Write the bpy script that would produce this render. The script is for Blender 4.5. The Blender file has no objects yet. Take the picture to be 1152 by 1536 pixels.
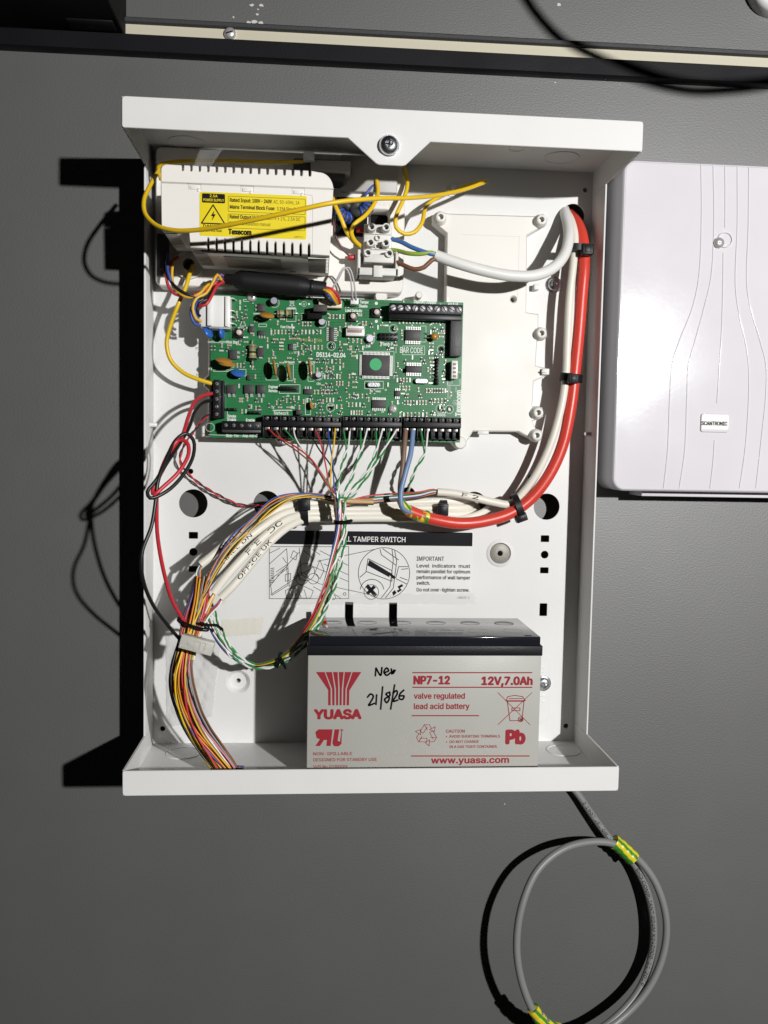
import bpy, bmesh, math, random
import numpy as np
from mathutils import Matrix, Vector
from mathutils.geometry import delaunay_2d_cdt
random.seed(7)
C = bpy.context.scene.collection
R_ = math.radians
# ------------------------------------------------------------------ frame: x right, z up, d out of the wall, all in millimetres
CAM = np.array([115.98, 211.40, 625.89]); ROT = (-0.06778, -0.0753, 0.01914); FPX = 1313.74
def rotm(a, b, c):
    ca, sa, cb, sb, cc, sc = math.cos(a), math.sin(a), math.cos(b), math.sin(b), math.cos(c), math.sin(c)
    return (np.array([[cc,-sc,0],[sc,cc,0],[0,0,1]]) @ np.array([[cb,0,sb],[0,1,0],[-sb,0,cb]])
            @ np.array([[1,0,0],[0,ca,-sa],[0,sa,ca]]))
RM = rotm(*ROT)
def P(px, py, d):
    v = RM @ np.array([(px-576)/FPX, (768-py)/FPX, -1.0])
    t = (d-CAM[2])/v[2]
    return CAM + t*v
def proj(X):
    v = RM.T @ (np.array(X)-CAM); return (576+FPX*v[0]/-v[2], 768-FPX*v[1]/-v[2])
def W(p): return Vector((p[0]/1000, -p[2]/1000, p[1]/1000))
TM = Matrix.Scale(.001, 4) @ Matrix.Rotation(R_(90), 4, 'X')
# ------------------------------------------------------------------ camera, world, light
cam = bpy.data.cameras.new('camera'); co = bpy.data.objects.new('camera', cam); C.objects.link(co)
cols = [Vector((RM[0,i], -RM[2,i], RM[1,i])) for i in range(3)]
m3 = Matrix(cols).transposed().to_4x4(); m3.translation = W(CAM); co.matrix_world = m3
cam.sensor_fit = 'HORIZONTAL'; cam.sensor_width = 36; cam.lens = FPX/1152*36
cam.clip_start = .01; cam.clip_end = 50
sc = bpy.context.scene; sc.camera = co
w = bpy.data.worlds.new('World'); sc.world = w; w.use_nodes = True
bg = w.node_tree.nodes['Background']; bg.inputs[0].default_value = (.9, .95, 1, 1); bg.inputs[1].default_value = .006
lamp = bpy.data.lights.new('work_light', 'POINT'); lamp.energy = 104; lamp.shadow_soft_size = .018; lamp.color = (1, .993, .980)
lo = bpy.data.objects.new('work_light', lamp); C.objects.link(lo); lo.location = W((803.3, 439.7, 1403.3))
sc.view_settings.view_transform = 'Standard'; sc.view_settings.look = 'None'
sc.view_settings.exposure = 0; sc.view_settings.gamma = 1
sc.render.engine = 'CYCLES'
cy = sc.cycles; cy.max_bounces = 10; cy.diffuse_bounces = 2; cy.glossy_bounces = 5; cy.transmission_bounces = 8
cy.sample_clamp_indirect = 30; cy.blur_glossy = .3
# ------------------------------------------------------------------ materials
MAT = {}
def mat(name, col, rough=.5, metal=0., bump=0., scale=400., var=0., spec=.5, trans=0., alpha=1., coat=0., stretch=None, detail=3, emis=None, drift=(.85,1.2)):
    if name in MAT: return MAT[name]
    m = bpy.data.materials.new(name); m.use_nodes = True; nt = m.node_tree; b = nt.nodes['Principled BSDF']
    b.inputs['Base Color'].default_value = (*col, 1); b.inputs['Roughness'].default_value = rough
    b.inputs['Metallic'].default_value = metal; b.inputs['Specular IOR Level'].default_value = spec
    b.inputs['Transmission Weight'].default_value = trans; b.inputs['Alpha'].default_value = alpha
    b.inputs['Coat Weight'].default_value = coat; b.inputs['Coat Roughness'].default_value = .08
    tc = nt.nodes.new('ShaderNodeTexCoord'); mp = nt.nodes.new('ShaderNodeMapping')
    nt.links.new(tc.outputs['Object'], mp.inputs[0])
    if stretch: mp.inputs['Scale'].default_value = stretch
    if bump:
        n = nt.nodes.new('ShaderNodeTexNoise'); n.inputs['Scale'].default_value = scale; n.inputs['Detail'].default_value = detail
        bp = nt.nodes.new('ShaderNodeBump'); bp.inputs['Strength'].default_value = bump; bp.inputs['Distance'].default_value = .0006
        nt.links.new(mp.outputs[0], n.inputs[0]); nt.links.new(n.outputs[0], bp.inputs['Height']); nt.links.new(bp.outputs[0], b.inputs['Normal'])
    # every surface carries a little wear: colour mottling plus roughness drift
    n2 = nt.nodes.new('ShaderNodeTexNoise'); n2.inputs['Scale'].default_value = 22; n2.inputs['Detail'].default_value = 6
    nt.links.new(mp.outputs[0], n2.inputs[0])
    v = var if var else .05
    mx = nt.nodes.new('ShaderNodeMix'); mx.data_type = 'RGBA'
    mx.inputs[6].default_value = (*[c*(1-v) for c in col], 1); mx.inputs[7].default_value = (*[min(1, c*(1+v*.6)) for c in col], 1)
    nt.links.new(n2.outputs[0], mx.inputs[0]); nt.links.new(mx.outputs[2], b.inputs['Base Color'])
    mr = nt.nodes.new('ShaderNodeMapRange'); mr.inputs[1].default_value = .3; mr.inputs[2].default_value = .7
    mr.inputs[3].default_value = max(.03, rough*drift[0]); mr.inputs[4].default_value = min(1, rough*drift[1])
    nt.links.new(n2.outputs[0], mr.inputs[0]); nt.links.new(mr.outputs[0], b.inputs['Roughness'])
    MAT[name] = m; return m
white  = mat('white_powder_coat', (.745,.74,.725), .42, bump=.10, scale=900, spec=.22)
def wall_wear(m):
    nt = m.node_tree; b = nt.nodes['Principled BSDF']; src = b.inputs['Base Color'].links[0].from_socket
    tc = nt.nodes.new('ShaderNodeTexCoord'); mp = nt.nodes.new('ShaderNodeMapping'); mp.inputs['Scale'].default_value = (9, 1, 2.2); nt.links.new(tc.outputs['Object'], mp.inputs[0])
    n = nt.nodes.new('ShaderNodeTexNoise'); n.inputs['Scale'].default_value = 1.5; n.inputs['Detail'].default_value = 5; nt.links.new(mp.outputs[0], n.inputs[0])
    sc2 = nt.nodes.new('ShaderNodeTexNoise'); sc2.inputs['Scale'].default_value = 90; sc2.inputs['Detail'].default_value = 8; nt.links.new(tc.outputs['Object'], sc2.inputs[0])
    mr = nt.nodes.new('ShaderNodeMapRange'); mr.inputs[1].default_value = .3; mr.inputs[2].default_value = .7; mr.inputs[3].default_value = .965; mr.inputs[4].default_value = 1.03; nt.links.new(n.outputs[0], mr.inputs[0])
    m2 = nt.nodes.new('ShaderNodeMapRange'); m2.inputs[1].default_value = .72; m2.inputs[2].default_value = .80; m2.inputs[3].default_value = 0; m2.inputs[4].default_value = .08; nt.links.new(sc2.outputs[0], m2.inputs[0])
    mu = nt.nodes.new('ShaderNodeMix'); mu.data_type = 'RGBA'; mu.blend_type = 'MULTIPLY'; mu.inputs[0].default_value = 1; nt.links.new(src, mu.inputs[6]); nt.links.new(mr.outputs[0], mu.inputs[7])
    du = nt.nodes.new('ShaderNodeMix'); du.data_type = 'RGBA'; du.inputs[7].default_value = (.30,.29,.28,1); nt.links.new(m2.outputs[0], du.inputs[0]); nt.links.new(mu.outputs[2], du.inputs[6]); nt.links.new(du.outputs[2], b.inputs['Base Color'])
    return m
wallm  = mat('grey_wall_paint', (.101,.101,.098), .5, bump=.23, scale=950, var=.04, stretch=(.7,1,1), spec=.95, drift=(.97,1.03))
wall_wear(wallm)
beige  = mat('beige_plastic', (.755,.735,.685), .45, bump=.06, scale=1500)
psup   = mat('cream_psu_plastic', (.85,.82,.77), .5, bump=.12, scale=1600, spec=.3)
scan   = mat('lilac_white_plastic', (.695,.672,.705), .11, bump=.04, scale=260, spec=.3)
emb_m  = mat('ivory_badge', (.70,.68,.66), .4)
blk    = mat('black_plastic', (.010,.010,.012), .38, spec=.25)
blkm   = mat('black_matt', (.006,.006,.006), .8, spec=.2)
blkr   = mat('black_rail_paint', (.006,.006,.008), .55, bump=.15, scale=700, spec=.2)
sleeve = mat('black_sleeve', (.011,.011,.012), .5, bump=.2, scale=900, spec=.25)
steel  = mat('zinc_steel', (.62,.63,.66), .28, 1.0, bump=.12, scale=900)
nickel = mat('nickel', (.60,.59,.58), .34, .55)
solder = mat('solder', (.75,.74,.72), .35, .85)
pcbm   = None
yellow = mat('yellow_insulation', (.80,.52,.012), .38)
yel2   = mat('golden_insulation', (.72,.42,.03), .4)
redw   = mat('red_insulation', (.56,.03,.045), .38)
redc   = mat('fire_red_sheath', (.66,.055,.035), .36, bump=.12, scale=300)
bluew  = mat('blue_insulation', (.035,.08,.34), .4)
lblue  = mat('grey_blue_insulation', (.16,.25,.42), .45)
greenw = mat('green_insulation', (.03,.24,.06), .42)
whitew = mat('white_insulation', (.80,.80,.77), .4)
blackw = mat('black_insulation', (.012,.012,.012), .35)
brown  = mat('brown_insulation', (.20,.085,.04), .45)
orange = mat('orange_insulation', (.70,.24,.02), .4)
purple = mat('violet_insulation', (.16,.08,.30), .42)
pink   = mat('pink_insulation', (.62,.20,.24), .42)
greyw  = mat('grey_insulation', (.30,.30,.30), .45)
cream  = mat('cream_sheath', (.80,.765,.67), .42, bump=.1, scale=250, var=.09)
mainsw = mat('white_mains_sheath', (.78,.77,.74), .42)
greyc  = mat('grey_data_sheath', (.22,.22,.215), .42, bump=.1, scale=300)
nylon  = mat('white_nylon', (.78,.78,.76), .35, spec=.6)
clearn = mat('clear_nylon', (.78,.77,.70), .25, trans=.35)
grey_t = mat('pale_grey_block', (.68,.67,.63), .45)
batg   = mat('battery_grey', (.415,.41,.375), .42, bump=.1, scale=900, spec=.3)
batk   = mat('battery_lid_black', (.012,.013,.018), .07, bump=.0, spec=.95)
batk2  = mat('battery_lid_side', (.009,.009,.012), .45, bump=.2, scale=900, spec=.22)
bred   = mat('battery_red_print', (.30,.020,.030), .5, spec=.2)
ink    = mat('black_ink', (.010,.010,.012), .6, spec=.12)
stick  = mat('yellow_sticker', (.84,.67,.010), .42)
paper  = mat('label_film', (.74,.74,.72), .35)
tape   = mat('masking_tape', (.70,.68,.60), .6, bump=.3, scale=600)
film   = mat('clear_tape', (.80,.80,.78), .14, bump=.2, scale=250, alpha=.16)
silk   = mat('white_silkscreen', (.74,.78,.72), .55)
ysilk  = mat('yellow_stamp', (.42,.36,.06), .55)
chip   = mat('chip_epoxy', (.035,.033,.033), .55, bump=.2, scale=1500)
capo   = mat('ochre_capacitor', (.46,.22,.035), .3)
capb   = mat('blue_varistor', (.03,.13,.46), .28)
resg   = mat('green_resistor', (.24,.28,.14), .4)
smd_t  = mat('tan_chip_part', (.42,.32,.22), .5)
smd_w  = mat('pale_solder_part', (.62,.62,.58), .4, .3)
smd_k  = mat('dark_chip_part', (.05,.045,.045), .5)
grn    = mat('green_dot', (.03,.40,.14), .5)
creamp = mat('cream_strip', (.58,.54,.42), .6)
chipw  = mat('paint_chip_white', (.62,.60,.57), .8)
dkgr   = mat('dark_grey_core', (.05,.05,.052), .5)
tamper = mat('brass', (.55,.38,.16), .35, 1.0)
redt   = mat('red_terminal', (.5,.03,.03), .4)
gtape_y= None
def pcb_material():
    m = bpy.data.materials.new('green_solder_mask'); m.use_nodes = True; nt = m.node_tree; b = nt.nodes['Principled BSDF']
    tc = nt.nodes.new('ShaderNodeTexCoord')
    # copper runs under the mask: two crossed brick patterns broken up by noise
    mp = nt.nodes.new('ShaderNodeMapping'); mp.inputs['Rotation'].default_value = (R_(90), 0, 0); nt.links.new(tc.outputs['Object'], mp.inputs[0])
    br = nt.nodes.new('ShaderNodeTexBrick'); br.inputs['Scale'].default_value = 150; br.inputs['Mortar Size'].default_value = .05
    br.inputs['Color1'].default_value = (1,1,1,1); br.inputs['Color2'].default_value = (.72,.72,.72,1); br.inputs['Mortar'].default_value = (.35,.35,.35,1)
    br.inputs['Brick Width'].default_value = 1.3; br.inputs['Row Height'].default_value = .3
    nt.links.new(mp.outputs[0], br.inputs[0])
    ns = nt.nodes.new('ShaderNodeTexNoise'); ns.inputs['Scale'].default_value = 60; ns.inputs['Detail'].default_value = 4; nt.links.new(tc.outputs['Object'], ns.inputs[0])
    rp = nt.nodes.new('ShaderNodeMapRange'); rp.inputs[1].default_value = .42; rp.inputs[2].default_value = .6; nt.links.new(ns.outputs[0], rp.inputs[0])
    mm = nt.nodes.new('ShaderNodeMix'); mm.data_type = 'RGBA'; mm.inputs[6].default_value = (1,1,1,1); nt.links.new(rp.outputs[0], mm.inputs[0]); nt.links.new(br.outputs[0], mm.inputs[7])
    mx = nt.nodes.new('ShaderNodeMix'); mx.data_type = 'RGBA'; mx.inputs[6].default_value = (.009,.088,.028,1); mx.inputs[7].default_value = (.021,.18,.058,1)
    nt.links.new(mm.outputs[2], mx.inputs[0]); nt.links.new(mx.outputs[2], b.inputs['Base Color'])
    b.inputs['Roughness'].default_value = .3
    return m
pcbm = pcb_material()
def stripe_material():
    m = bpy.data.materials.new('green_yellow_stripes'); m.use_nodes = True; nt = m.node_tree; b = nt.nodes['Principled BSDF']
    uv = nt.nodes.new('ShaderNodeTexCoord'); wv = nt.nodes.new('ShaderNodeTexWave'); wv.wave_type = 'BANDS'; wv.bands_direction = 'DIAGONAL'
    wv.inputs['Scale'].default_value = 75; wv.inputs['Distortion'].default_value = 1.2; wv.inputs['Detail'].default_value = 1
    nt.links.new(uv.outputs['Object'], wv.inputs[0])
    cr = nt.nodes.new('ShaderNodeValToRGB'); cr.color_ramp.interpolation = 'CONSTANT'
    cr.color_ramp.elements[0].color = (.75,.62,.03,1); cr.color_ramp.elements[1].color = (.06,.26,.03,1); cr.color_ramp.elements[1].position = .55
    nt.links.new(wv.outputs[0], cr.inputs[0]); nt.links.new(cr.outputs[0], b.inputs['Base Color']); b.inputs['Roughness'].default_value = .35
    return m
gtape_y = stripe_material()
# ------------------------------------------------------------------ mesh helpers (local frame x, z, d in mm)
def NB(): return bmesh.new()
def _mi(faces, mi):
    for f in faces: f.material_index = mi
def box(bm, x0, x1, z0, z1, d0, d1, bev=0., mi=0, seg=2):
    mt = Matrix.Translation(((x0+x1)/2, (z0+z1)/2, (d0+d1)/2)) @ Matrix.Diagonal((abs(x1-x0), abs(z1-z0), abs(d1-d0), 1))
    r = bmesh.ops.create_cube(bm, size=1, matrix=mt); vs = r['verts']
    fs = set(f for v in vs for f in v.link_faces); _mi(fs, mi)
    if bev > 0:
        es = list(set(e for v in vs for e in v.link_edges))
        bmesh.ops.bevel(bm, geom=es, offset=bev, segments=seg, affect='EDGES', profile=.5, material=-1)
    return vs
def obox(bm, c, ux, uz, ud, sx, sz, sd, bev=0., mi=0):
    M = Matrix((ux, uz, ud)).transposed().to_4x4(); M.translation = Vector(c)
    r = bmesh.ops.create_cube(bm, size=1, matrix=M @ Matrix.Diagonal((sx, sz, sd, 1))); vs = r['verts']
    _mi(set(f for v in vs for f in v.link_faces), mi)
    if bev > 0: bmesh.ops.bevel(bm, geom=list(set(e for v in vs for e in v.link_edges)), offset=bev, segments=2, affect='EDGES', profile=.5, material=-1)
def basis(ax):
    ax = Vector(ax).normalized(); t = Vector((0,1,0)) if abs(ax.y) < .9 else Vector((1,0,0))
    u = ax.cross(t).normalized(); return u, ax.cross(u).normalized(), ax
def lathe(bm, c, prof, seg=20, ax=(0,0,1), mi=0, capa=True, capb=True):
    """prof: list of (radius, height along ax)"""
    u, v, a = basis(ax); c = Vector(c); rings = []
    for r, h in prof:
        rings.append([bm.verts.new(c + a*h + u*(r*math.cos(2*math.pi*k/seg)) + v*(r*math.sin(2*math.pi*k/seg))) for k in range(seg)])
    fs = []
    for i in range(len(rings)-1):
        for k in range(seg):
            k2 = (k+1) % seg; fs.append(bm.faces.new((rings[i][k], rings[i][k2], rings[i+1][k2], rings[i+1][k])))
    if capb: fs.append(bm.faces.new(rings[-1]))
    if capa: fs.append(bm.faces.new(rings[0][::-1]))
    _mi(fs, mi)
def cyl(bm, c, r, h, seg=16, ax=(0,0,1), mi=0, bev=0.):
    p = [(r,0),(r,h)] if not bev else [(r,0),(r,h-bev),(r-bev,h)]
    lathe(bm, c, p, seg, ax, mi)
def ring(bm, c, r0, r1, h, seg=20, mi=0, ax=(0,0,1)):
    lathe(bm, c, [(r0,0),(r0,h),(r1,h),(r1,0)], seg, ax, mi, False, False)
def smooth_path(pts, step=2.5):
    p = [np.array(q, float) for q in pts]
    if len(p) == 2: p = [p[0], (p[0]+p[1])/2, p[1]]
    p = [2*p[0]-p[1]] + p + [2*p[-1]-p[-2]]; out = []
    for i in range(1, len(p)-2):
        a, b, c, d = p[i-1:i+3]
        t0 = 0; t1 = t0+max(1e-6, np.linalg.norm(b-a))**.5; t2 = t1+max(1e-6, np.linalg.norm(c-b))**.5; t3 = t2+max(1e-6, np.linalg.norm(d-c))**.5
        n = max(2, int(np.linalg.norm(c-b)/step))
        for k in range(n):
            t = t1+(t2-t1)*k/n
            A1 = (t1-t)/(t1-t0)*a+(t-t0)/(t1-t0)*b; A2 = (t2-t)/(t2-t1)*b+(t-t1)/(t2-t1)*c; A3 = (t3-t)/(t3-t2)*c+(t-t2)/(t3-t2)*d
            B1 = (t2-t)/(t2-t0)*A1+(t-t0)/(t2-t0)*A2; B2 = (t3-t)/(t3-t1)*A2+(t-t1)/(t3-t1)*A3
            out.append((t2-t)/(t2-t1)*B1+(t-t1)/(t2-t1)*B2)
    out.append(p[-2]); return out
def frames(path):
    T = []; n = len(path)
    for i in range(n):
        t = path[min(n-1, i+1)]-path[max(0, i-1)]; T.append(t/max(1e-9, np.linalg.norm(t)))
    u = np.cross(T[0], [0,0,1.]); 
    if np.linalg.norm(u) < .05: u = np.cross(T[0], [0,1.,0])
    u /= np.linalg.norm(u); U = []
    for i in range(n):
        u = u-T[i]*np.dot(u, T[i]); u /= np.linalg.norm(u); U.append(u)
    return T, U, [np.cross(T[i], U[i]) for i in range(n)]
def tube(bm, path, r, seg=8, mi=0, taper=None):
    T, U, V = frames(path); rings = []
    for i, p in enumerate(path):
        rr = r if taper is None else r*taper(i/(len(path)-1))
        rings.append([bm.verts.new(p+U[i]*rr*math.cos(2*math.pi*k/seg)+V[i]*rr*math.sin(2*math.pi*k/seg)) for k in range(seg)])
    fs = []
    for i in range(len(rings)-1):
        for k in range(seg):
            k2 = (k+1) % seg; fs.append(bm.faces.new((rings[i][k], rings[i][k2], rings[i+1][k2], rings[i+1][k])))
    fs.append(bm.faces.new(rings[0][::-1])); fs.append(bm.faces.new(rings[-1])); _mi(fs, mi)
def add_mesh(bm, me, M=None, mi=0):
    b2 = bmesh.new(); b2.from_mesh(me)
    if M is not None: bmesh.ops.transform(b2, matrix=M, verts=b2.verts)
    for f in b2.faces: f.material_index = mi
    t = bpy.data.meshes.new('t'); b2.to_mesh(t); b2.free(); bm.from_mesh(t); bpy.data.meshes.remove(t)
def prism(bm, outline, d0, d1, holes=(), bev=0., mi=0):
    """plate with any outline and holes; bev chamfers the front and back rims"""
    def ccw(o_): return sum(o_[i-1][0]*o_[i][1]-o_[i][0]*o_[i-1][1] for i in range(len(o_))) > 0
    def clean(o_): return [Vector(q[:2]) for i, q in enumerate(o_) if (Vector(q[:2])-Vector(o_[i-1][:2])).length > 1e-4]
    loops = [clean(outline)]; loops[0] = loops[0] if ccw(loops[0]) else loops[0][::-1]
    for h_ in holes: c_ = clean(h_); loops.append(c_[::-1] if ccw(c_) else c_)
    ins = []
    for lp_ in loops:
        q = []
        for i, v_ in enumerate(lp_):
            a = (v_-lp_[i-1]).normalized(); b = (lp_[(i+1) % len(lp_)]-v_).normalized()
            na, nb = Vector((-a.y, a.x)), Vector((-b.y, b.x)); m_ = na+nb
            m_ = m_/max(.35, m_.length_squared/2) if m_.length > 1e-3 else na
            q.append(v_+m_*bev)
        ins.append(q)
    vs = [v_ for lp_ in ins for v_ in lp_]; ed = []; k = 0
    for lp_ in ins:
        n = len(lp_); ed += [(k+i, k+(i+1) % n) for i in range(n)]; k += n
    co, _, tris, *_r = delaunay_2d_cdt(vs, ed, [], 1, 1e-5)
    def inside(p_, lp_):
        r_ = False
        for i in range(len(lp_)):
            a, b = lp_[i-1], lp_[i]
            if (a.y > p_.y) != (b.y > p_.y) and p_.x < (b.x-a.x)*(p_.y-a.y)/(b.y-a.y)+a.x: r_ = not r_
        return r_
    if holes:
        bb = [(min(v_.x for v_ in l_), max(v_.x for v_ in l_), min(v_.y for v_ in l_), max(v_.y for v_ in l_)) for l_ in ins[1:]]
        def keep(t_):
            c_ = (co[t_[0]]+co[t_[1]]+co[t_[2]])/3
            return not any(b[0] < c_.x < b[1] and b[2] < c_.y < b[3] and inside(c_, l_) for b, l_ in zip(bb, ins[1:]))
        tris = [t_ for t_ in tris if keep(t_)]
    for z, flip in ((d1, False), (d0, True)):
        bv = [bm.verts.new((v_.x, v_.y, z)) for v_ in co]
        for t_ in tris:
            a = co[t_[0]]; b = co[t_[1]]; c_ = co[t_[2]]; up = (b-a).cross(c_-a) > 0
            f = bm.faces.new([bv[i] for i in (t_ if up != flip else t_[::-1])]); f.material_index = mi
    zs = [(ins, d0), (loops, d0+bev), (loops, d1-bev), (ins, d1)] if bev else [(loops, d0), (loops, d1)]
    for li in range(len(loops)):
        R4 = [[bm.verts.new((v_.x, v_.y, z)) for v_ in src[li]] for src, z in zs]; n = len(loops[li])
        for r in range(len(R4)-1):
            for i in range(n):
                i2 = (i+1) % n; f = bm.faces.new((R4[r][i], R4[r][i2], R4[r+1][i2], R4[r+1][i])); f.material_index = mi
def rrect(x0, x1, z0, z1, r, n=5):
    o = []
    rs = r if isinstance(r, (list, tuple)) else [r]*4      # bl, br, tr, tl
    for (cx, cz, a), q in zip(((x0,z0,180),(x1,z0,270),(x1,z1,0),(x0,z1,90)), rs):
        sx = 1 if cx == x0 else -1; sz = 1 if cz == z0 else -1
        for k in range(n+1):
            t = R_(a+90*k/n); o.append((cx+sx*q+q*math.cos(t), cz+sz*q+q*math.sin(t)))
    return o
def circ(x, z, r, n=24): return [(x+r*math.cos(2*math.pi*k/n), z+r*math.sin(2*math.pi*k/n)) for k in range(n)]
_TX = {}
try:    # the sans that ships inside Blender; falls back to the built-in face
    import os
    SANS = bpy.data.fonts.load(os.path.join(bpy.utils.resource_path('LOCAL'), 'datafiles', 'fonts', 'Inter.woff2'))
except Exception: SANS = None
_GL = {}
def glyph(ch):
    """one character as triangles, filled by winding number so overlapping strokes stay solid"""
    if ch in _GL: return _GL[ch]
    cu = bpy.data.curves.new('t', 'FONT')
    if SANS: cu.font = SANS
    cu.body = ch; cu.size = 1; cu.resolution_u = 3; cu.fill_mode = 'NONE'
    o = bpy.data.objects.new('t', cu); me = bpy.data.meshes.new_from_object(o)
    co = [v.co.xy.copy() for v in me.vertices]; nx = {e.vertices[0]: e.vertices[1] for e in me.edges}
    pv = {}
    for e in me.edges: pv.setdefault(e.vertices[0], []).append(e.vertices[1]); pv.setdefault(e.vertices[1], []).append(e.vertices[0])
    loops = []; seen = set()
    for st in range(len(co)):
        if st in seen or st not in pv: continue
        lp_ = [st]; seen.add(st); a = min(pv[st])
        a = st+1 if st+1 in pv[st] else a
        while a not in seen:
            lp_.append(a); seen.add(a); nb = [q for q in pv[a] if q not in seen]; a = nb[0] if nb else st
        if len(lp_) > 2: loops.append([co[k] for k in lp_])
    vs = [v_ for l_ in loops for v_ in l_]; ed = []; k = 0
    for l_ in loops: n = len(l_); ed += [(k+i, k+(i+1) % n) for i in range(n)]; k += n
    tris = []
    if vs:
        c2, _, fs, *_r = delaunay_2d_cdt(vs, ed, [], 0, 1e-5)
        def wind(p_):
            w_ = 0
            for l_ in loops:
                for i in range(len(l_)):
                    a, b = l_[i-1], l_[i]
                    if (a.y > p_.y) != (b.y > p_.y) and p_.x < (b.x-a.x)*(p_.y-a.y)/(b.y-a.y)+a.x: w_ += 1 if b.y > a.y else -1
            return w_
        tris = [[c2[q] for q in f] for f in fs if wind((c2[f[0]]+c2[f[1]]+c2[f[2]])/3) != 0]
    bpy.data.objects.remove(o); bpy.data.curves.remove(cu); bpy.data.meshes.remove(me)
    _GL[ch] = tris; return tris
def advance(s):
    """pen position of each character, read from the laid-out string"""
    def width(q):
        cu = bpy.data.curves.new('t', 'FONT')
        if SANS: cu.font = SANS
        cu.body = q; cu.size = 1; cu.resolution_u = 1; cu.fill_mode = 'NONE'
        o = bpy.data.objects.new('t', cu); me = bpy.data.meshes.new_from_object(o); x = max((v.co.x for v in me.vertices), default=0)
        bpy.data.objects.remove(o); bpy.data.curves.remove(cu); bpy.data.meshes.remove(me); return x
    return width
_AD = {}
def adv(ch):
    if ch not in _AD:
        W_ = advance(''); _AD[ch] = W_(ch+'H')-W_('H')
    return _AD[ch]
def text_mesh(s, bold=0.):
    if s in _TX: return _TX[s]
    x = 0; V, Fc = [], []
    for ch in s:
        if ch != ' ':
            for t_ in glyph(ch): k = len(V); V += [(p_.x+x, p_.y, 0) for p_ in t_]; Fc.append((k, k+1, k+2))
        x += adv(ch)
    me = bpy.data.meshes.new('t'); me.from_pydata(V, [], Fc)
    xs = [q[0] for q in V] or [0, 1]; _TX[s] = (me, min(xs), max(xs)); return _TX[s]
CAPH = max(v.co.y for v in text_mesh('H')[0].vertices)
def text(bm, s, x, z, d, width, cap, ang=0., bold=0., mi=0, slant=0.):
    me, a, b = text_mesh(s)
    M = (Matrix.Translation((x, z, d)) @ Matrix.Rotation(ang, 4, 'Z') @ Matrix(((1, slant, 0, 0), (0,1,0,0), (0,0,1,0), (0,0,0,1)))
         @ Matrix.Diagonal((width/(b-a), cap/CAPH, 1, 1)) @ Matrix.Translation((-a, 0, 0)))
    if not bold: add_mesh(bm, me, M, mi); return
    q = bold*cap/CAPH; n = 8 if cap > 2.4 else 3                     # heavier strokes: the glyph struck again a hair apart
    for k in range(n):
        a_ = 6.283*k/n; add_mesh(bm, me, Matrix.Translation((q*math.cos(a_), q*.8*math.sin(a_), .007*k)) @ M, mi)
def sc_(d): return FPX/(CAM[2]-d)
def tpx(bm, s, x0, yb, x1, cap, d, bold=0., mi=0, slant=0.):
    a = P(x0, yb, d); b = P(x1, yb, d); text(bm, s, a[0], a[1], d, b[0]-a[0], cap/sc_(d), 0, bold, mi, slant)
def ribbon(bm, pts, w, d, mi=0, closed=False):
    p = [Vector((q[0], q[1])) for q in pts]; n = len(p)
    segs = range(n if closed else n-1)
    for i in segs:
        a, b = p[i], p[(i+1) % n]; t = (b-a)
        if t.length < 1e-6: continue
        t.normalize(); q = Vector((-t.y, t.x))*w/2; e = t*w*.25
        vs = [bm.verts.new((*(a-e+q), d)), bm.verts.new((*(a-e-q), d)), bm.verts.new((*(b+e-q), d)), bm.verts.new((*(b+e+q), d))]
        f = bm.faces.new(vs); f.material_index = mi
def rpx(bm, pts, w, d, mi=0, closed=False): ribbon(bm, [P(x, y, d)[:2] for x, y in pts], w, d, mi, closed)
def poly(bm, pts, d, mi=0):
    f = bm.faces.new([bm.verts.new((q[0], q[1], d)) for q in pts]); f.material_index = mi
    f.normal_update()
    if f.normal.z < 0: f.normal_flip()
def polypx(bm, pts, d, mi=0): poly(bm, [P(x, y, d)[:2] for x, y in pts], d, mi)
# ------------------------------------------------------------------ objects
def finish(bm, name, mats, tri=False):
    me = bpy.data.meshes.new(name); bm.to_mesh(me); bm.free()
    for m in (mats if isinstance(mats, (list, tuple)) else [mats]): me.materials.append(m)
    me.polygons.foreach_set('use_smooth', [abs(p_.normal.z) < .9999 and abs(p_.normal.x) < .9999 and abs(p_.normal.y) < .9999 for p_ in me.polygons]); me.set_sharp_from_angle(angle=R_(46))
    return me
def root_of(o):
    while o.parent: o = o.parent
    return o
def wmat(o):
    m = Matrix.Translation(o.location) @ o.rotation_euler.to_matrix().to_4x4()
    return wmat(o.parent) @ m if o.parent else m
def part(name, bm, mats, parent, kind=None, label=None):
    me = finish(bm, name, mats); me.transform(TM)
    me.transform(wmat(parent).inverted())
    o = bpy.data.objects.new(name, me); C.objects.link(o); o.parent = parent
    if kind: o['kind'] = kind
    if label: o['label'] = label
    return o
def inst(name, me, loc, parent, rot=0.):
    """me: mesh built round (0,0,0) in world axes/metres; loc in mm frame"""
    o = bpy.data.objects.new(name, me); C.objects.link(o); o.parent = parent
    o.location = wmat(parent).inverted() @ W(loc); o.rotation_euler = (0, rot, 0); return o
def proto(name, bm, mats):
    me = finish(bm, name, mats); me.transform(TM); return me
def thing(name, label, cat, base, group=None):
    o = bpy.data.objects.new(name, None); C.objects.link(o); o.location = W(base); o.empty_display_size = .01
    o['label'] = label; o['category'] = cat
    if group: o['group'] = group
    return o
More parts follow.
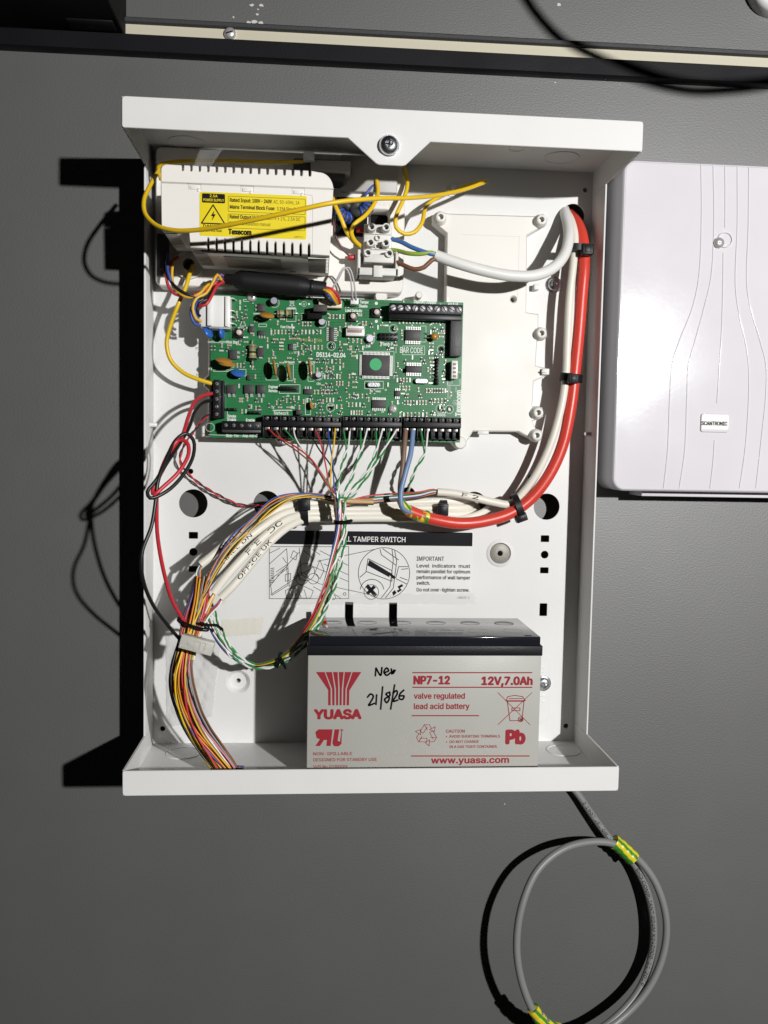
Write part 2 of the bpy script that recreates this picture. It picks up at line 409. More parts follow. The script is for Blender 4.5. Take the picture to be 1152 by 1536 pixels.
def single(name, bm, mats, label, cat, group=None):
    me = finish(bm, name, mats); me.transform(TM)
    vs = np.empty(len(me.vertices)*3); me.vertices.foreach_get('co', vs); vs = vs.reshape(-1, 3)
    c = Vector(((vs[:,0].min()+vs[:,0].max())/2, vs[:,1].max(), vs[:,2].min())); me.transform(Matrix.Translation(-c))
    o = bpy.data.objects.new(name, me); C.objects.link(o); o.location = c; o['label'] = label; o['category'] = cat
    if group: o['group'] = group
    return o
def struct(name, bm, mats):
    me = finish(bm, name, mats); me.transform(TM); o = bpy.data.objects.new(name, me); C.objects.link(o); o['kind'] = 'structure'; return o
def px3(pts): return [P(*q) for q in pts]
def wire(name, label, cat, pts, r, m, group=None, seg=8, step=2.5):
    bm = NB(); tube(bm, smooth_path(px3(pts), step), r, seg); return single(name, bm, m, label, cat, group)
def helix(path, R, pitch, phase):
    T, U, V = frames(path); s = 0; out = []
    for i, p in enumerate(path):
        if i: s += np.linalg.norm(path[i]-path[i-1])
        a = 2*math.pi*s/pitch+phase; out.append(p+U[i]*R*math.cos(a)+V[i]*R*math.sin(a))
    return out
def screw_mesh(name, r, h, m=steel, cross=True, slot=False):
    bm = NB()
    lathe(bm, (0,0,0), [(r*.98,0),(r,h*.25),(r*.93,h*.6),(r*.74,h*.88),(r*.42,h)], 20, capb=not cross)
    if cross:   # recessed cross drive
        q = r*.42; k = r*.13
        lathe(bm, (0,0,0), [(q,h),(q*.75,h*.72)], 20, capa=False)
        for a in (0, math.pi/2):
            c, s = math.cos(a+.4), math.sin(a+.4)
            obox(bm, (0,0,h*.66), (c,s,0), (-s,c,0), (0,0,1), q*2.4, k, h*.12, 0, 1)
    if slot: obox(bm, (0,0,h*.99), (.7,.7,0), (-.7,.7,0), (0,0,1), r*1.7, r*.28, h*.14, 0, 1)
    return proto(name, bm, [m, blkm])
# ================================================================== SETTING
WD = -15.7
bm = NB(); box(bm, -900, 1300, -800, 1100, WD-30, WD); struct('wall', bm, wallm)
# trunking along the top of the picture
tl = P(0, 40, -6); tr = P(1152, 100.5, -6); sl = (tr[1]-tl[1])/(tr[0]-tl[0])
def tz(x, off=0): return tl[1]+(x-tl[0])*sl+off
t = thing('cable_trunking', 'black cable trunking with a cream strip running along the wall above the white enclosure', 'trunking', (150, tz(150)-12, WD))
XA, XB = -500, 900
def slab(bm, x0, x1, z0, z1, d0, d1, bev=.4, mi=0):
    prism(bm, [(x0, tz(x0, z0)), (x1, tz(x1, z0)), (x1, tz(x1, z1)), (x0, tz(x0, z1))], d0, d1, (), bev, mi)
bm = NB(); slab(bm, XA, XB, -11.6, 0, WD, -6); part('bottom_flange', bm, blkr, t)
bm = NB(); slab(bm, XA, XB, 9.2, 13.2, WD, -9.5, .9); part('top_flange', bm, mat('dark_rubber_edge', (.040,.040,.043), .6, bump=.3, scale=500), t)
bm = NB(); slab(bm, XA, XB, 0, 9.2, WD, -12.5, 0); part('cream_strip', bm, creamp, t)
bm = NB(); p = P(345, 50, -12.5); lathe(bm, (p[0], p[1]-.6, -12.5), [(4.2,0),(4.2,1.2),(3.6,2.4),(2.2,3.2)], 20, mi=0); obox(bm, (p[0], p[1]-.6, -9.2), (.9,.3,0), (-.3,.9,0), (0,0,1), 5, .8, .5, 0, 1)
part('screw_head', bm, [nickel, blkm], t)
# black cabinet above, only its underside corner shows
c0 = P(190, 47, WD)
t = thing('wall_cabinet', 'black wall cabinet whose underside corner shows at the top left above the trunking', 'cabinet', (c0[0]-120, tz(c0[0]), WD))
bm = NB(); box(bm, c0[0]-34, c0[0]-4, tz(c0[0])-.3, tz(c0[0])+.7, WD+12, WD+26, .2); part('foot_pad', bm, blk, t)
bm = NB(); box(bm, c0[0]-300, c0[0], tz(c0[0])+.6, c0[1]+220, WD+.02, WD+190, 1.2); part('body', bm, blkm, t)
# flaked paint spots
bm = NB()
for (x, y, s) in [(838,7,1.6),(381,33,2.2),(373,34,1.5),(392,35,1.8),(350,26,.8),(386,22,1.0),(378,8,1.3),(392,8,1.6),(387,14,.7),(833,124,.6),(757,1206,.5)]:
    p = P(x, y, WD); n = 9; prism(bm, [(p[0]+s*random.uniform(.5,1.1)*1.3*math.cos(6.283*k/n), p[1]+s*random.uniform(.45,1)*math.sin(6.283*k/n)) for k in range(n)], WD, WD+.25)
o = bpy.data.objects['wall']; part('flaked_paint', bm, chipw, o, kind='stuff')
q = P(1158, -14, WD); t = thing('surface_box', 'round white box cropped by the top right corner of the photo', 'junction box', (q[0], q[1], WD))
bm = NB(); lathe(bm, (q[0], q[1], WD), [(20,0),(20,8),(19,11),(16,12.5)], 40); part('lid', bm, white, t)
bm = NB(); lathe(bm, (q[0], q[1], WD+12.4), [(3.4,0),(3.2,1),(2,1.6)], 18); part('lid_screw', bm, nickel, t)
# cable whose loop hangs just outside the frame, right of the trunking: its shadow falls on the wall
L = np.array([803.3, 439.7, 1403.3]); pts = []
for x, y in [(740,-130),(770,-40),(790,0),(812,30),(842,60),(870,78),(897,91),(940,111),(985,126),(1040,136),(1100,134),(1152,127),(1230,105),(1330,40),(1380,-60)]:
    s = P(x, y, WD); k = (215-WD)/(L[2]-WD); pts.append(s+k*(L-s))
bm = NB(); tube(bm, smooth_path(pts, 5), 3.3, 10); single('hanging_cable', bm, blackw, 'black cable looping down in front of the trunking, known by its shadow on the wall', 'cable')

# ================================================================== ENCLOSURE
WB, HB, DB = 309.9, 415.3, 94.1
enc = thing('alarm_enclosure', 'open white steel alarm panel enclosure mounted on the grey wall', 'enclosure', (WB/2, 0, WD))
def pc(x, y, d=0): return P(x, y, d)
holes = []
for x, y, r in [(290,755,10),(400,756,9.4),(711,757,9.4),(820,760,9.6),(860,323,8.2),(286,707,1.9),(796,716,1.9),(290,828,2.9),(817,832,2.9),(244,1093,1.9),(849,1089,1.9),(878,285,1.8),(612,742,5.5),(330,745,0)]:
    if r: q = P(x, y, 0); holes.append(circ(q[0], q[1], r, 32 if r > 5 else 16))
for x0, y0, x1, y1 in [(283,798,297,808),(283,849,297,858),(811,803,824,813),(810,851,823,860),(809,905,821,924),(517,903,530,937),(583,904,596,937)]:
    a = P(x0, y1, 0); b = P(x1, y0, 0); holes.append(rrect(a[0], b[0], a[1], b[1], .5, 2))
DIM = []
for x, y in [(357,1023),(750,830)]:
    q = P(x, y, 0); r = 8.6 if x < 500 else 9.6; holes.append(circ(q[0], q[1], r, 36)); DIM.append((q, r))
bm = NB(); prism(bm, [(1.2,1.2),(WB-1.2,1.2),(WB-1.2,HB-1.2),(1.2,HB-1.2)], -1.2, 0, holes)
for q, r in DIM:
    if r < 9: lathe(bm, (q[0], q[1], 0), [(r+.4,.02),(r-1.2,-.9),(6.2,-3.6),(5.6,-3.9),(1.7,-3.9),(1.7,-14)], 36, capa=False, capb=False)
    else: lathe(bm, (q[0], q[1], 0), [(r+.6,.02),(r-.4,.75),(r-1.6,.9),(7.6,.5),(7.4,-1.4)], 36, capa=False, capb=False)
part('back_panel', bm, white, enc)
q = DIM[1][0]; bm = NB(); lathe(bm, (q[0], q[1], -1.0), [(7.3,0),(7.3,1.3),(6.9,1.6),(2.0,1.6),(2.0,-12)], 32, capa=False, capb=False); part('steel_insert', bm, mat('dull_steel', (.30,.285,.25), .5, .2, bump=.3, scale=900), enc)
bm = NB(); box(bm, 0, WB, HB-1.2, HB, -14, DB-1.2)                 # top wall, its end flanges hang from it
for x0 in (0, WB-1.2):
    box(bm, x0, x0+1.2, HB-17.7, HB-1.2, -14, DB-1.2)
part('top_wall', bm, white, enc)
a = [P(x, y, DB) for x, y in ((522,205),(567,247),(606,249),(646,211))]
ol = rrect(0, WB, HB-17.9, HB, [1.4,1.4,2,2], 4)
i0 = 5                                                             # insert the tongue after the bottom-left corner
ol = ol[:i0]+[(a[0][0], HB-17.9), (a[1][0]-1, a[1][1]+.6), (a[1][0]+1, a[1][1]), (a[2][0]-1, a[1][1]), (a[2][0]+1, a[1][1]+.6), (a[3][0], HB-17.9)]+ol[i0:]
bm = NB(); prism(bm, ol, DB-1.2, DB, (), .35); part('top_lip', bm, white, enc)
q = P(583, 219, DB); sm = screw_mesh('lid_screw', 5.9, 4.6); s = inst('lid_screw', sm, (q[0], q[1], DB+.3), enc, .5)
bm = NB(); cyl(bm, (q[0], q[1], DB), 6.3, .6, 24, bev=.2); part('washer', bm, steel, s)
bm = NB(); box(bm, 0, WB, 0, 1.2, -14, DB-1.2)
for x0 in (0, WB-1.2): box(bm, x0, x0+1.2, 1.2, 15.7, -14, DB-1.2)
part('bottom_tray', bm, white, enc)
bm = NB(); prism(bm, rrect(0, WB, 0, 15.7, [2,2,1.2,1.2], 4), DB-1.2, DB, (), .35); part('bottom_lip', bm, white, enc)
for x0 in (0, WB-1.2):
    bm = NB(); box(bm, x0, x0+1.2, 15.75, HB-17.75, -14, 29, .25); part('side_wall', bm, white, enc)
for x, y, z, s in [(280,213,HB-1.2,-1),(842,236,HB-1.2,-1),(776,222,HB-1.2,-1),(275,1130,1.2,1),(845,1126,1.2,1)]:
    # knock-outs: shallow raised rings on the tray floors
    v = RM @ np.array([(x-576)/FPX, (768-y)/FPX, -1.0]); tt = (z-CAM[1])/v[1]; q = CAM+tt*v
    r = 12 if x != 776 else 6
    bm = NB(); lathe(bm, (q[0], z, q[2]), [(r,0),(r-.15,.45),(r-.7,.45),(r-.9,.12)], 32, (0,s,0)); part('knockout', bm, white, enc)
for i, (x, y, d) in enumerate([(884,651,16),(224,637,13)]):
    q = P(x, y, d); bm = NB(); s = -1 if i == 0 else 1; x0 = WB-1.2 if i == 0 else 1.2
    lathe(bm, (x0, q[1], q[2]), [(1.6,0),(1.5,4.2),(1.1,4.8)], 12, (s,0,0)); part('nylon_peg', bm, nylon, enc)
wm = screw_mesh('pan_screw', 4.6, 2.6)
for x, y in [(831,427),(815,1025)]:
    q = P(x, y, 1); s = inst('pan_screw', wm, (q[0], q[1], .9), enc, random.uniform(0, 1.5))
    bm = NB(); cyl(bm, (q[0], q[1], 0), 5.9, .9, 24, bev=.2); part('washer', bm, steel, s)
# raised strap plate right of the battery
a = P(770, 1085, .6); b = P(827, 984, .6)
bm = NB(); prism(bm, rrect(a[0], b[0], a[1], b[1], [1,5,5,1]), 0, .7, (), .25)
for y in (1001, 1007, 1043, 1052): q0 = P(795, y, 1); box(bm, q0[0], q0[0]+11, q0[1]-.8, q0[1]+.8, .7, 1.6, .3)
part('embossed_plate', bm, white, enc)
# ------------------------------------------------------------------ adhesive bits on the back panel
def crumple(name, outline_px, d, amp, m, label, cat, nx=24, nz=24, seed=1, curl=0):
    rnd = np.random.RandomState(seed); g = rnd.rand(9, 9)
    A, B, Cc, D = [P(x, y, d) for x, y in outline_px]                # tl tr br bl
    bm = NB(); vs = []
    for j in range(nz+1):
        for i in range(nx+1):
            u, v = i/nx, j/nz; p = (A*(1-u)+B*u)*(1-v)+(D*(1-u)+Cc*u)*v
            h = sum(a*abs(math.sin(fx*u*6+fz*v*6+ph)) for a, fx, fz, ph in ((.5,1.7,.9,1),(.3,-2.6,3.1,2),(.2,5,2,.4)))
            edge = min(u, 1-u, v, 1-v); e = random.uniform(-.5,.5) if edge == 0 else 0
            vs.append(bm.verts.new((p[0]+e, p[1]+e, d+amp*h*min(1, edge*6+.1)+curl*u*u)))
    for j in range(nz):
        for i in range(nx):
            k = j*(nx+1)+i; bm.faces.new((vs[k], vs[k+nx+1], vs[k+nx+2], vs[k+1]))
    return single(name, bm, m, label, cat)
crumple('wrinkled_tape', [(248,948),(332,962),(318,1075),(250,1092)], .5, 3.2, mat('crumpled_film', (.82,.82,.80), .14, bump=.3, scale=200, alpha=.42), 'wrinkled clear tape stuck on the panel behind the wire loom', 'tape', 26, 30, 3)
crumple('clear_film', [(430,892),(712,890),(716,906),(425,906)], .35, .9, film, 'crinkled clear film along the bottom edge of the tamper label', 'film', 40, 6, 4)
crumple('masking_tape', [(333,930),(396,926),(393,951),(331,956)], .2, .25, tape, 'strip of masking tape stuck flat beside the wire loop', 'tape', 20, 6, 5)
crumple('masking_tape', [(314,898),(338,886),(341,904),(318,913)], .2, .3, tape, 'small torn masking tape scrap under the cable ends', 'tape', 8, 6, 6)
crumple('folded_tape', [(301,222),(336,226),(318,252),(290,250)], 64, 1.2, film, 'folded clear tape tab standing above the power supply', 'tape', 8, 10, 7, 4)
# ------------------------------------------------------------------ tamper label
lab = thing('tamper_label', 'printed instruction label with black header about the wall tamper switch', 'label', P(554, 897, 0))
d = .12; bm = NB(); a = P(401, 899, d); b = P(710, 799, d); prism(bm, rrect(a[0], b[0], a[1], b[1], .6, 2), 0, d); part('backing', bm, paper, lab)
d = .2; bm = NB(); a = P(400, 816, d); b = P(709, 799, d); prism(bm, rrect(a[0], b[0], a[1], b[1], [0.01,.01,.8,.8], 2), .12, d); part('header_band', bm, ink, lab)
bm = NB(); tpx(bm, 'WALL TAMPER SWITCH', 501, 812, 608, 7.6, .28, .012); part('header_lettering', bm, paper, lab)
bm = NB(); d = .2
tpx(bm, 'IMPORTANT', 625, 841, 666, 6.3, d, .012)
for s, y, x1 in [('Level  indicators  must', 851, 705), ('remain parallel for optimum', 859.5, 705), ('performance of wall tamper', 868.5, 705), ('switch.', 877, 645), ('Do not over-tighten screw.', 887, 704)]:
    tpx(bm, s, 625, y, x1, 5.2, d, .02)
tpx(bm, 'LAB430-2', 686, 898, 704, 3.6, d)
K = .38
def ln(*pts, w=K, cl=False): rpx(bm, pts, w, d, 0, cl)
ln((404,820),(523,820),(523,898),(404,898), cl=True)
for pts in [((404,846),(430,823)),((430,823),(434,880)),((404,880),(436,842)),((436,842),(449,828)),((449,822),(452,862)),((406,892),(470,850)),((470,850),(522,872)),((452,862),(480,876)),((480,826),(522,848)),((462,820),(480,832)),((440,826),(446,830),(444,840),(436,836),(440,826)),((414,858),(432,846)),((416,864),(432,852)),((428,886),(448,876),(470,886),(466,897),(430,897),(428,886)),((436,885),(440,897)),((446,881),(452,897)),((456,884),(460,897)),((480,840),(486,856),(480,868),(472,860),(480,840)),((486,846),(522,862)),((428,862),(436,860),(436,870),(428,872),(428,862)),((440,866),(448,862),(450,872)),((500,890),(512,898)),((405,870),(430,850),(432,878),(408,893),(405,870)),((404,830),(420,822)),((424,836),(430,845)),((496,836),(504,832),(508,840)),((470,880),(500,897)),((456,826),(470,838),(466,850))]: ln(*pts)
for k in range(9): ln((406,853+k*2.6),(411,852+k*2.6), w=.5)
def cpx(cx, cy, r, w=K, n=32, a0=0, a1=360):
    ln(*[(cx+r*math.cos(R_(a0+(a1-a0)*k/n)), cy+r*math.sin(R_(a0+(a1-a0)*k/n))) for k in range(n+1)], w=w)
cpx(459,858,13); cpx(453,868,9); cpx(470,868,8); cpx(440,888,6); cpx(517,891,2); cpx(500,896,3.5)
cpx(576,860,38.5, w=.45, n=48)
ln((476,842),(562,824)); ln((481,876),(560,893))
ln((552,838),(588,856),(588,872),(549,857),(552,838), w=.5); polypx(bm, [(554,840),(585,859),(584,866),(551,848)], d)
polypx(bm, [(584,858),(594,866),(591,869),(582,861)], d)
for pts in [((570,824),(572,832),(594,848)),((574,823),(598,840)),((588,824),(590,840),(585,880),(572,897)),((592,826),(595,842),(590,882),(578,897)),((598,850),(612,850)),((594,866),(598,850)),((602,854),(612,853)),((600,866),(611,870)),((594,868),(610,876)),((540,866),(549,858)),((549,880),(560,892)),((556,872),(548,894),w)][:11]: ln(*pts, w=.5)
cpx(558,887,18, w=.5, a0=190, a1=350); cpx(557,888,11, w=.45, a0=0, a1=360, n=20)
polypx(bm, [(548,880),(552,876),(566,892),(562,896)], d); polypx(bm, [(560,878),(564,881),(552,893),(549,889)], d)
polypx(bm, [(596,880),(603,876),(605,879),(600,882),(603,885),(597,889),(595,886),(599,884)], d); polypx(bm, [(588,889),(592,885),(595,889),(590,894)], d)
part('label_print', bm, ink, lab)
# ================================================================== BEIGE MOUNTING PLATE
D1 = 11.0
mp = thing('mounting_plate', 'beige plastic mounting plate with round standoffs behind the green circuit board', 'mounting plate', P(740, 660, 0))
oln = [(302,655),(302,640),(311,632),(312,585),(305,580),(305,568),(312,562),(313,452),(668,456),(670,350),(650,333),(650,322),(660,316),(672,320),(806,324),(815,320),(822,328),(817,338),(791,353),(790,468),(808,471),(808,492),(820,493),(821,505),(806,512),(804,548),(822,553),(820,564),(801,572),(799,609),(814,611),(815,625),(799,632),(804,643),(813,646),(812,658),(800,660),(778,648),(710,647),(702,660),(698,668),(682,669),(676,663),(440,660),(430,667),(418,666),(412,658)]
bm = NB(); prism(bm, [P(x, y, D1)[:2] for x, y in oln], 0.1, D1, [circ(*P(770,449,D1)[:2], 1.9, 14)], .9); part('plate_body', bm, beige, mp)
bm = NB()
a = P(690, 470, D1); b = P(779, 355, D1); ribbon(bm, [(a[0],b[1]),(b[0],b[1]),(b[0],a[1]+12)], .3, D1+.02); part('groove', bm, mat('groove_beige', (.62,.585,.52), .6), mp)
bm = NB()
lathe(bm, (0,0,0), [(4.9,0),(4.4,1.6),(4.3,2.2),(3.7,2.7),(3.5,5.2),(3.1,5.6),(1.9,5.6),(1.8,1.5),(.01,1.5)], 24, capa=False, capb=False); so = proto('standoff', bm, beige)
for x, y in [(661,326),(812,330),(812,500),(807,619),(805,653)]:
    q = P(x, y, D1+4); inst('standoff', so, (q[0], q[1], D1-.05), mp)
bm = NB(); q = P(817, 558, D1); box(bm, q[0]-2.6, q[0]+2.6, q[1]-2.2, q[1]+2.2, D1-3, D1+3.2, .5); box(bm, q[0]-3.2, q[0]+.4, q[1]-.6, q[1]+.6, D1+3.2, D1+4.2, .2); part('clip', bm, beige, mp)
bm = NB(); a = P(716, 649, D1); box(bm, a[0], a[0]+8, a[1]-1.2, a[1]+1.4, D1, D1+1.6, .4); part('clip', bm, beige, mp); bm = NB(); a = P(800, 430, 4); box(bm, a[0], a[0]+4, a[1]-2.4, a[1]+1.6, 0, 6, .5); part('clip', bm, beige, mp)
for x, y, r, h in [(627,445,2.4,9),(571,446,4.5,6),(690,664,4.6,4)]:
    q = P(x, y, D1); bm = NB(); lathe(bm, (q[0], q[1], D1-8), [(r,0),(r,h+5),(r*.8,h+6)], 18); part('peg', bm, beige, mp)
# ================================================================== POWER SUPPLY
FD = 80.; BT = 17.
psu = thing('power_supply', 'boxy cream power supply with comb vents and yellow warning sticker', 'power supply', P(370, 400, 0))
bm = NB(); a = P(233, 428, BT); b = P(609, 236, BT)
hol = [rrect(P(555,0,BT)[0], P(590,0,BT)[0], P(0,352,BT)[1]*0+P(580,345,BT)[1], P(580,315,BT)[1], 2.2, 4)]
q0 = P(284, 398, BT); hol.append(circ(q0[0], q0[1], 4.6, 20))
prism(bm, rrect(a[0], b[0], a[1], b[1], 4, 5), 0.15, BT, hol, .8); part('base_tray', bm, psup, psu)
bm = NB(); ring(bm, (q0[0], q0[1], BT-.2), 4.6, 9.5, 3.2, 28); ring(bm, (q0[0], q0[1], BT-.2), 4.0, 5.4, 4.2, 24); part('grommet', bm, beige, psu)
for s, x0, y, x1 in [('TO EC EARTH', 566, 308, 600), ('LIVE / NEUTRAL', 564, 299, 602)][:1]:
    bm = NB(); tpx(bm, s, x0, y, x1, 5, BT+.12, .01); part('raised_lettering', bm, beige, psu)
# cover: two prisms with a real seam between them
sy = lambda x: 273+(x-240)*.0395                                   # seam height in the picture
tp = lambda x: 246.5+(x-255)*.044                                  # top edge
F = lambda x, y: tuple(P(x, y, FD)[:2])
cap = [F(241, sy(241)), F(500, sy(500))]
for k in range(9):
    t_ = R_(90*k/8); cap.append(F(478+22*math.cos(t_), 284-26*math.sin(t_)))
nt_ = [273.6+12.73*i for i in range(16)][::-1]
for x in nt_:
    y = tp(x); cap += [F(x+2.0, y), F(x+1.7, y+7.2), F(x+.9, y+8.6), F(x-.9, y+8.6), F(x-1.7, y+7.2), F(x-2.0, y)]
for k in range(6):
    t_ = R_(90+90*k/5); cap.append(F(250+9*math.cos(t_), 254-8*math.sin(t_)))
bm = NB(); prism(bm, cap, BT, FD, (), .45); part('vent_cap', bm, psup, psu)
be = lambda x: 371+(x-285)*.0605
body = [F(241, sy(241)+1.0), F(242, 343), F(283, 345), F(285, be(285))]
for x in [311.7+12.63*i for i in range(13)]:
    y = be(x); body += [F(x-1.9, y), F(x-1.7, y-14), F(x-.9, y-16.5), F(x+.9, y-16.5), F(x+1.7, y-14), F(x+1.9, y)]
body += [F(494.5, be(494)), F(500, sy(500)+1.0)]
bm = NB(); prism(bm, body, FD-7, FD, (), .4)
rear = [F(241, sy(241)+1.0), F(242, 343), F(283, 345), F(285, be(285)-.2), F(494.5, be(494)-.2), F(500, sy(500)+1.0)]
prism(bm, rear, BT, FD-7.6, (), .2); part('cover', bm, psup, psu)
bm = NB(); a = F(300, be(300)-17); b = F(474, be(474)-.6); box(bm, a[0], b[0], b[1]+.4, a[1], FD-7.6, FD-5.2); part('vent_shade', bm, blkm, psu)  # added black plate: stands in for the shade of the hollow behind the slots
bm = NB()                                                           # clip recess frames
for x, y in [(292,281),(371,284.5),(447.5,288)]:
    a = P(x-9.5, y+6, FD); b = P(x+9.5, y-5, FD)
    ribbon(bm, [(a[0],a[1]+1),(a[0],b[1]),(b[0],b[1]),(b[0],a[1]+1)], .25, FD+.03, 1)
    box(bm, a[0]+1.0, b[0]-1.0, b[1]-3.4, b[1]-1.2, FD-.1, FD+.55, .25)
    box(bm, b[0]-2.2, b[0]-1.0, b[1]-4.6, b[1]-2.6, FD-.1, FD+.55, .2)
ribbon(bm, [F(455,291.6)[:2], F(468,293), F(469,300), F(468.5, be(468))], .25, FD+.03, 1)
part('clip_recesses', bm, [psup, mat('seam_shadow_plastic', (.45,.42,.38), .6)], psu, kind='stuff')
bm = NB(); ty = 0                                                   # ribs on the underside
bl = P(285, be(285), FD); br_ = P(494, be(494), FD)
for k in range(11):
    d_ = FD-6-k*4.2
    for xa, xb, zz in ((bl[0]-.2, bl[0]+9, bl[1]-.25), (br_[0]-13, br_[0]-.3, br_[1]-.35)):
        box(bm, xa, xb, zz-.35, zz+.6, d_-1.1, d_+.0)
    z2 = F(242,343)[1]; x2 = F(242,343)[0]; box(bm, x2+.2, x2+8, z2-.5, z2+.4, d_-1.1, d_)
part('vent_ribs', bm, psup, psu, kind='stuff')
bm = NB(); box(bm, bl[0]+18, br_[0]-30, bl[1]-1.2, bl[1]-.2, 30, 62, .4); box(bm, br_[0]-26, br_[0]-6, bl[1]-1.4, bl[1]-.2, 22, 28, .4); part('rating_plate', bm, mat('grey_plate', (.50,.48,.44), .4), psu)
bm = NB(); a = P(236, 415, BT+1); box(bm, a[0], a[0]+8, a[1], a[1]+28, BT, BT+4, .5); box(bm, a[0]+2, a[0]+5, a[1]+4, a[1]+24, BT+4, BT+7, .4); part('latch', bm, dkgr, psu)
# yellow sticker
st = NB(); D2 = FD+.14; A4 = [F(299.5,287.5), F(460.5,295), F(457.5,363.5), F(299.5,353.5)]
xa, xb = A4[0][0], A4[1][0]; zt = (A4[0][1]); zb = A4[3][1]
prism(st, rrect(xa, xb, zb, zt, 1.2, 3), FD, D2); sk = part('warning_sticker', st, stick, psu)
bm = NB(); D3 = D2+.06; u = lambda f: xa+(xb-xa)*f; v = lambda f: zt+(zb-zt)*f
prism(bm, rrect(u(.022), u(.235), v(.245), v(.035), .6, 3), D2, D3)
tri_ = [(u(.125), v(.29)), (u(.235), v(.715)), (u(.018), v(.715))]
ribbon(bm, tri_, .75, D3, 0, True)
poly(bm, [(u(.137),v(.41)),(u(.105),v(.545)),(u(.124),v(.545)),(u(.112),v(.66)),(u(.150),v(.50)),(u(.130),v(.50))], D3)
def tx(s, f0, f1, g, cap, bold=.0): text(bm, s, u(f0), v(g), D3, (f1-f0)*(xb-xa), cap, 0, bold)
tx('DANGER', .035, .215, .815, 1.9, .03); tx('HIGH VOLTAGE', .04, .208, .90, 1.25, .03)
ribbon(bm, rrect(u(.265), u(.985), v(.425), v(.075), .6, 2), .22, D3, 0, True); ribbon(bm, rrect(u(.265), u(.985), v(.80), v(.48), .6, 2), .22, D3, 0, True)
tx('Rated Input:', .28, .475, .20, 2.1, .03); tx('100V - 240V', .49, .67, .20, 2.1, .03); tx(', AC, 50-60Hz, 1A', .672, .93, .20, 2.0)
tx('Mains Terminal Block Fuse:', .28, .70, .355, 2.1, .03); tx('3.15A Slow Blow', .72, .94, .355, 2.0, .01)
tx('Rated Output Voltage:', .28, .615, .58, 2.1, .03); tx('13.7V ± 2%, 2.5A DC', .63, .94, .58, 2.0)
tx('Refer to Installation manual', .28, .66, .725, 2.0)
tx('Texecom', .27, .48, .94, 2.9, .05); tx('LAB793-2', .885, .97, .965, 1.0)
part('sticker_print', bm, ink, sk)
bm = NB(); text(bm, '2.5A', u(.095), v(.115), D3+.05, (xb-xa)*.07, 1.5, 0, .02); text(bm, 'POWER SUPPLY', u(.035), v(.21), D3+.05, (xb-xa)*.19, 1.5, 0, .02); part('sticker_lettering', bm, stick, sk)
# dim parts behind the cover under the top wall
bm = NB(); a = P(440, 262, 30); box(bm, a[0], a[0]+34, a[1]-4, a[1]+9, 17, 36, 1); part('filter_block', bm, dkgr, psu)
bm = NB(); a = P(466, 250, 38); box(bm, a[0], a[0]+26, a[1]-3, a[1]+4, 17, 40, .6); a = P(512, 262, 24); box(bm, a[0], a[0]+38, a[1]-10, a[1]+14, 17, 22, .6); part('fuse_holder', bm, mat('shade_grey_plastic', (.40,.385,.36), .45), psu)
bm = NB(); a = P(455, 239, 46); box(bm, a[0], a[0]+7, a[1], a[1]+5, 40, 46, .4); part('cable_clip', bm, nylon, psu)
# ------------------------------------------------------------------ choke
ck = thing('toroidal_choke', 'black toroidal choke wound with blue wire beside the power supply', 'choke', P(528, 335, BT))
for n, (x, y, ax) in enumerate([(517,316,(.5,.3,.8)), (541,312,(-.3,.6,.7))]):
    c = P(x, y, BT+9); U_, V_, A_ = [np.array(q) for q in basis(ax)]
    cc = np.array(c); bm = NB()
    tube(bm, [cc+U_*5.2*math.cos(t_)+V_*5.2*math.sin(t_) for t_ in np.linspace(0, 6.28, 26)], 3.0, 12); part('core', bm, dkgr, ck)
    for k in range(4):
        t_ = .4+k*.5+n*1.6; bm = NB(); m_ = cc+(U_*math.cos(t_)+V_*math.sin(t_))*5.2; r_ = U_*math.cos(t_)+V_*math.sin(t_)
        tube(bm, [m_+r_*3.3*math.cos(s_)+np.array(A_)*3.3*math.sin(s_) for s_ in np.linspace(0, 6.28, 14)], .95, 8); part('winding', bm, bluew, ck)
bm = NB(); a = P(504, 352, BT+4); box(bm, a[0], a[0]+21, a[1], a[1]+25, BT, BT+5, .6); part('carrier', bm, blkm, ck)
bm = NB(); a = P(556, 345, 1); b = P(592, 314, 1); box(bm, a[0], b[0], a[1], b[1], .1, 4, .3); part('cutout_shade', bm, blkm, psu)  # black liner added so the cutout looks deep; its shade is painted in
# ------------------------------------------------------------------ mains terminal block
tb = thing('mains_terminal_block', 'pale grey mains terminal block with six screw tubes beside the power supply', 'terminal block', P(567, 415, BT))
bm = NB(); a = P(545, 390, 30); b = P(588, 338, 30); box(bm, a[0], b[0], a[1], b[1], BT, 31, .6)
for y in (351, 374):
    q = P(567, y, 31); box(bm, a[0]+.4, b[0]-.4, q[1]-.5, q[1]+.5, 30, 32.5, .2)
part('block_body', bm, grey_t, tb)
bm = NB(); lathe(bm, (0,0,0), [(3.0,0),(2.55,6),(2.5,8.2),(1.75,8.2),(1.75,3.0),(.01,3.0)], 20, capa=False, capb=False); tm_ = proto('screw_tube', bm, grey_t)
bm = NB(); cyl(bm, (0,0,0), 1.6, 1.0, 14); obox(bm, (0,0,1.0), (.7,.7,0), (-.7,.7,0), (0,0,1), 2.8, .5, .15, 0, 1); ts_ = proto('tube_screw', bm, [nickel, blkm])
for x, y in [(557.7,340),(579.5,340.5),(556,363.5),(579,364),(552,379),(584,380)]:
    q = P(x, y, 39); o = inst('screw_tube', tm_, (q[0], q[1], 30.9), tb); o2 = inst('tube_screw', ts_, (q[0], q[1], 33.6), o)
bm = NB()
for x, y in ((567,357),(566,370)):
    q = P(x, y, 32); ring(bm, (q[0], q[1], 30.9), 1.2, 1.9, 2.2, 16)
part('fixing_hole', bm, grey_t, tb)
